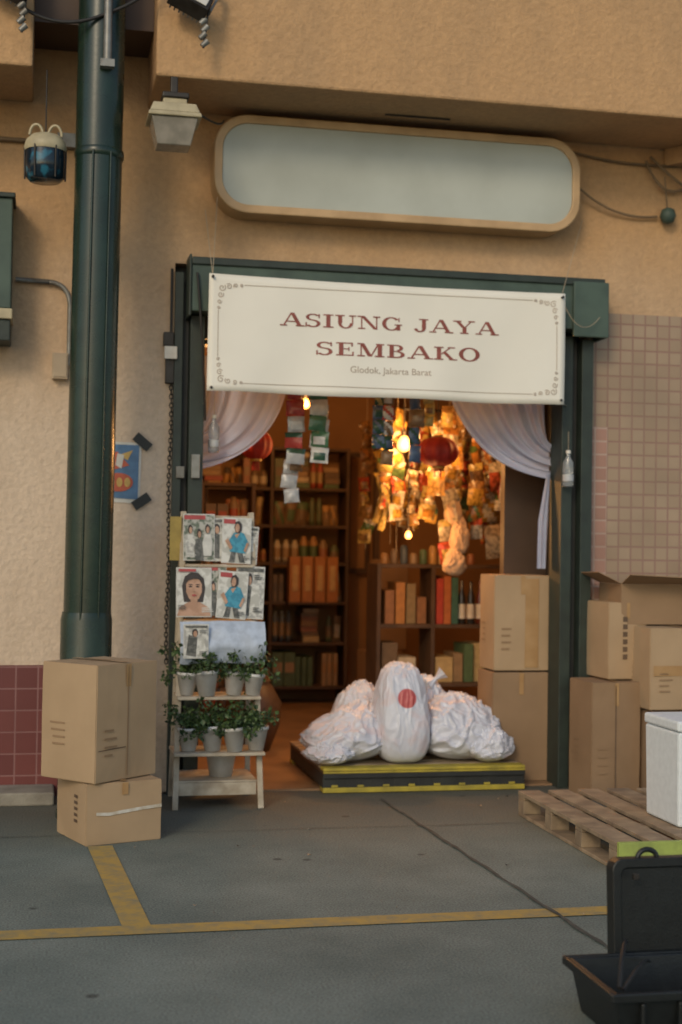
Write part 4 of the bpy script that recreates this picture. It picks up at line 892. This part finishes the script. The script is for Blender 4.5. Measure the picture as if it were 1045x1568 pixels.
carton('cardboard_carton',(1.72,4.0),(1,.1),.28,(-.1,1),.24,.013,.35,M['carton_d'],seed=33)
for i,(x,y,z) in enumerate(((2.86,3.5,.575),(2.84,3.5,.84),(2.87,3.52,1.1))): carton('cardboard_carton',(x,y),(1,.1),.26,(-.1,1),.25,z,.25,M['carton_d'],seed=40+i,marks=False)
fp=empty('framed_panel'); b=B(); b.box(2.83,3.05,4.74,4.79,1.2,2.35,M['shelf']); b.box(2.87,3.01,4.73,4.739,1.25,2.3,M['room']); b.make('panel',fp)
cpot=empty('clay_jar'); b=B(); b.lathe((1.50,1.6,.013),[(0,0),(.12,0),(.19,.18),(.20,.34),(.13,.46),(.11,.48),(.13,.50),(.10,.50),(.09,.46),(0,.44)],col_mat((0.12,0.075,0.045))); b.make('jar_body',cpot)

# ------------------------------------------------------------------ black tool crate
tc_=empty('black_storage_crate'); b=B(); m=M['blackplastic']
x0,x1,y0,y1,h=1.70,2.40,-4.44,-4.06,0.165
def frame_box(b,x0,x1,y0,y1,z0,z1,t,m,inset=.03):
    o0=[(x0+inset,y0+inset),(x1-inset,y0+inset),(x1-inset,y1-inset),(x0+inset,y1-inset)]; o1=[(x0,y0),(x1,y0),(x1,y1),(x0,y1)]
    i0=[(x0+inset+t,y0+inset+t),(x1-inset-t,y0+inset+t),(x1-inset-t,y1-inset-t),(x0+inset+t,y1-inset-t)]; i1=[(x0+t,y0+t),(x1-t,y0+t),(x1-t,y1-t),(x0+t,y1-t)]
    vs=[(*p,z0) for p in o0]+[(*p,z1) for p in o1]+[(*p,z0+t) for p in i0]+[(*p,z1) for p in i1]; fs=[]
    for i in range(4):
        j=(i+1)%4; fs+=[(i,j,4+j,4+i),(12+i,12+j,8+j,8+i),(4+i,4+j,12+j,12+i)]
    fs+=[(3,2,1,0),(8,9,10,11)]; b.add(vs,fs,m)
frame_box(b,x0,x1,y0,y1,0,h,.012,m)
b.box(x0-.018,x1+.018,y0-.018,y0-.001,h-.025,h+.004,m); b.box(x0-.018,x1+.018,y1+.001,y1+.018,h-.025,h+.004,m); b.box(x0-.018,x0-.001,y0,y1,h-.025,h+.004,m)
for k in range(5): b.box(x0+.08+k*.12,x0+.095+k*.12,y0-.012,y0+.01,.03,h-.03,m)
b.make('crate_tub',tc_,bevel=0.005)
b=B()
pts=rrect(1.865,2.50,0.06,0.465,0.035,6); T=Matrix.Translation((0,-4.02,0))@Matrix.Rotation(math.radians(-4),4,'X')
n=len(pts); inner=rrect(1.895,2.47,0.13,0.435,0.025,6)
vs=[T@Vector((p[0],-.03,p[1])) for p in pts]+[T@Vector((p[0],-.03,p[1])) for p in inner]+[T@Vector((p[0],-.018,p[1])) for p in inner]+[T@Vector((p[0],.03,p[1])) for p in pts]
fs=[]
for i in range(n):
    j=(i+1)%n; fs+=[(i,j,n+j,n+i),(n+i,n+j,2*n+j,2*n+i),(j,i,3*n+i,3*n+j)]
fs+=[tuple(range(2*n,3*n)),tuple(range(4*n-1,3*n-1,-1))]; b.add(vs,fs,m)
b.make('crate_lid',tc_,bevel=0.004)
b=B(); b.tube([T@Vector((2.0+0.035*math.cos(a),-0.0,0.46+0.030*math.sin(a))) for a in [math.pi*i/12 for i in range(13)]],0.009,m)
b.box(1.915,1.935,-4.075,-4.06,0.41,0.43,M['darkmetal']); b.make('lid_handle_and_clip',tc_,bevel=0.002)
b=B(); b.tube(bez((1.73,-4.40,.17),(1.78,-4.3,.27),(1.88,-4.10,.22)),0.007,M['cable']); b.tube(bez((1.76,-4.36,.15),(1.85,-4.3,.23),(1.95,-4.12,.16)),0.006,M['cable']); b.make('cables_in_crate',tc_)
lt=empty('ground_litter'); b=B(); rnd=random.Random(77)
for i in range(26):
    x=rnd.uniform(0.4,3.4); y=rnd.uniform(-3.2,-0.3); s=rnd.uniform(.006,.016); a=rnd.uniform(0,3)
    b.add([(x+s*math.cos(a+k*1.57)*rnd.uniform(.5,1),y+s*math.sin(a+k*1.57)*rnd.uniform(.5,1),.010+.006*(k%2)) for k in range(4)],[(0,1,2,3)],rnd.choice([M['concrete'],M['carton'],M['black']]))
b.make('scraps',lt)

# ------------------------------------------------------------------ interior lamps (lit bulbs; back bulb added to brighten the back wall)
def bulb(x,y,z,power,rad=.035):
    e=empty('light_bulb'); b=B(); b.lathe((x,y,z),[(0,-rad),(rad*.5,-rad*.86),(rad*.87,-rad*.5),(rad,0),(rad*.87,rad*.5),(rad*.6,rad*.95),(rad*.4,rad*1.3),(0,rad*1.3)],M['bulb'],20); b.cyl((x,y,z+rad*1.3),(x,y,z+rad*2.0),.014,.014,M['darkmetal'],10); b.tube([(x,y,z+rad*2.0),(x,y,3.0)],.004,M['cable'],5); b.make('bulb_glass',e)
    l=bpy.data.lights.new('bulb_light','POINT'); l.energy=power; l.color=(1,.47,.15); l.shadow_soft_size=.08
    o=bpy.data.objects.new('bulb_light',l); COL.objects.link(o); o.location=(x,y-rad-.10,z); o.parent=e
M['bulb']=emit_mat('bulb_glow',(1,.50,.14),2.6)
bulb(2.50,1.30,2.19,34,.05); bulb(2.52,1.22,1.55,14,.025); bulb(1.08,0.9,2.36,24); bulb(3.10,1.0,2.30,15,.028); bulb(2.1,3.0,2.62,44)

# ------------------------------------------------------------------ sky, sun, camera
w=bpy.data.worlds.new('World'); scene.world=w; w.use_nodes=True; nt=w.node_tree
bg=nt.nodes['Background']; sky=nt.nodes.new('ShaderNodeTexSky'); sky.sky_type='NISHITA'; sky.sun_disc=False
d=Vector((-0.48,-0.80,0.50)).normalized(); el=math.asin(d.z); az=math.atan2(d.x,d.y)
sky.sun_elevation=el; sky.sun_rotation=az; sky.air_density=1.2; sky.dust_density=1.2
nt.links.new(sky.outputs[0],bg.inputs['Color']); bg.inputs['Strength'].default_value=0.135
s=bpy.data.lights.new('sun','SUN'); s.energy=0.95; s.angle=math.radians(14); s.color=(1,.82,.57)
so=bpy.data.objects.new('sun',s); COL.objects.link(so); so.rotation_euler=d.to_track_quat('Z','Y').to_euler(); so.location=d*20
cam=bpy.data.cameras.new('camera'); co=bpy.data.objects.new('camera',cam); COL.objects.link(co)
R=Matrix.Rotation(math.radians(-11.9),4,'Z')@Matrix.Rotation(math.radians(91.2),4,'X')@Matrix.Rotation(math.radians(0.86),4,'Z')
co.matrix_world=Matrix.Translation((0,-8.44,1.5))@R
cam.sensor_fit='AUTO'; cam.sensor_width=36; cam.lens=50; cam.clip_end=500
cam.dof.use_dof=True; cam.dof.focus_distance=6.2; cam.dof.aperture_fstop=1.8
scene.camera=co
scene.view_settings.view_transform='Standard'; scene.view_settings.look='None'; scene.view_settings.exposure=0
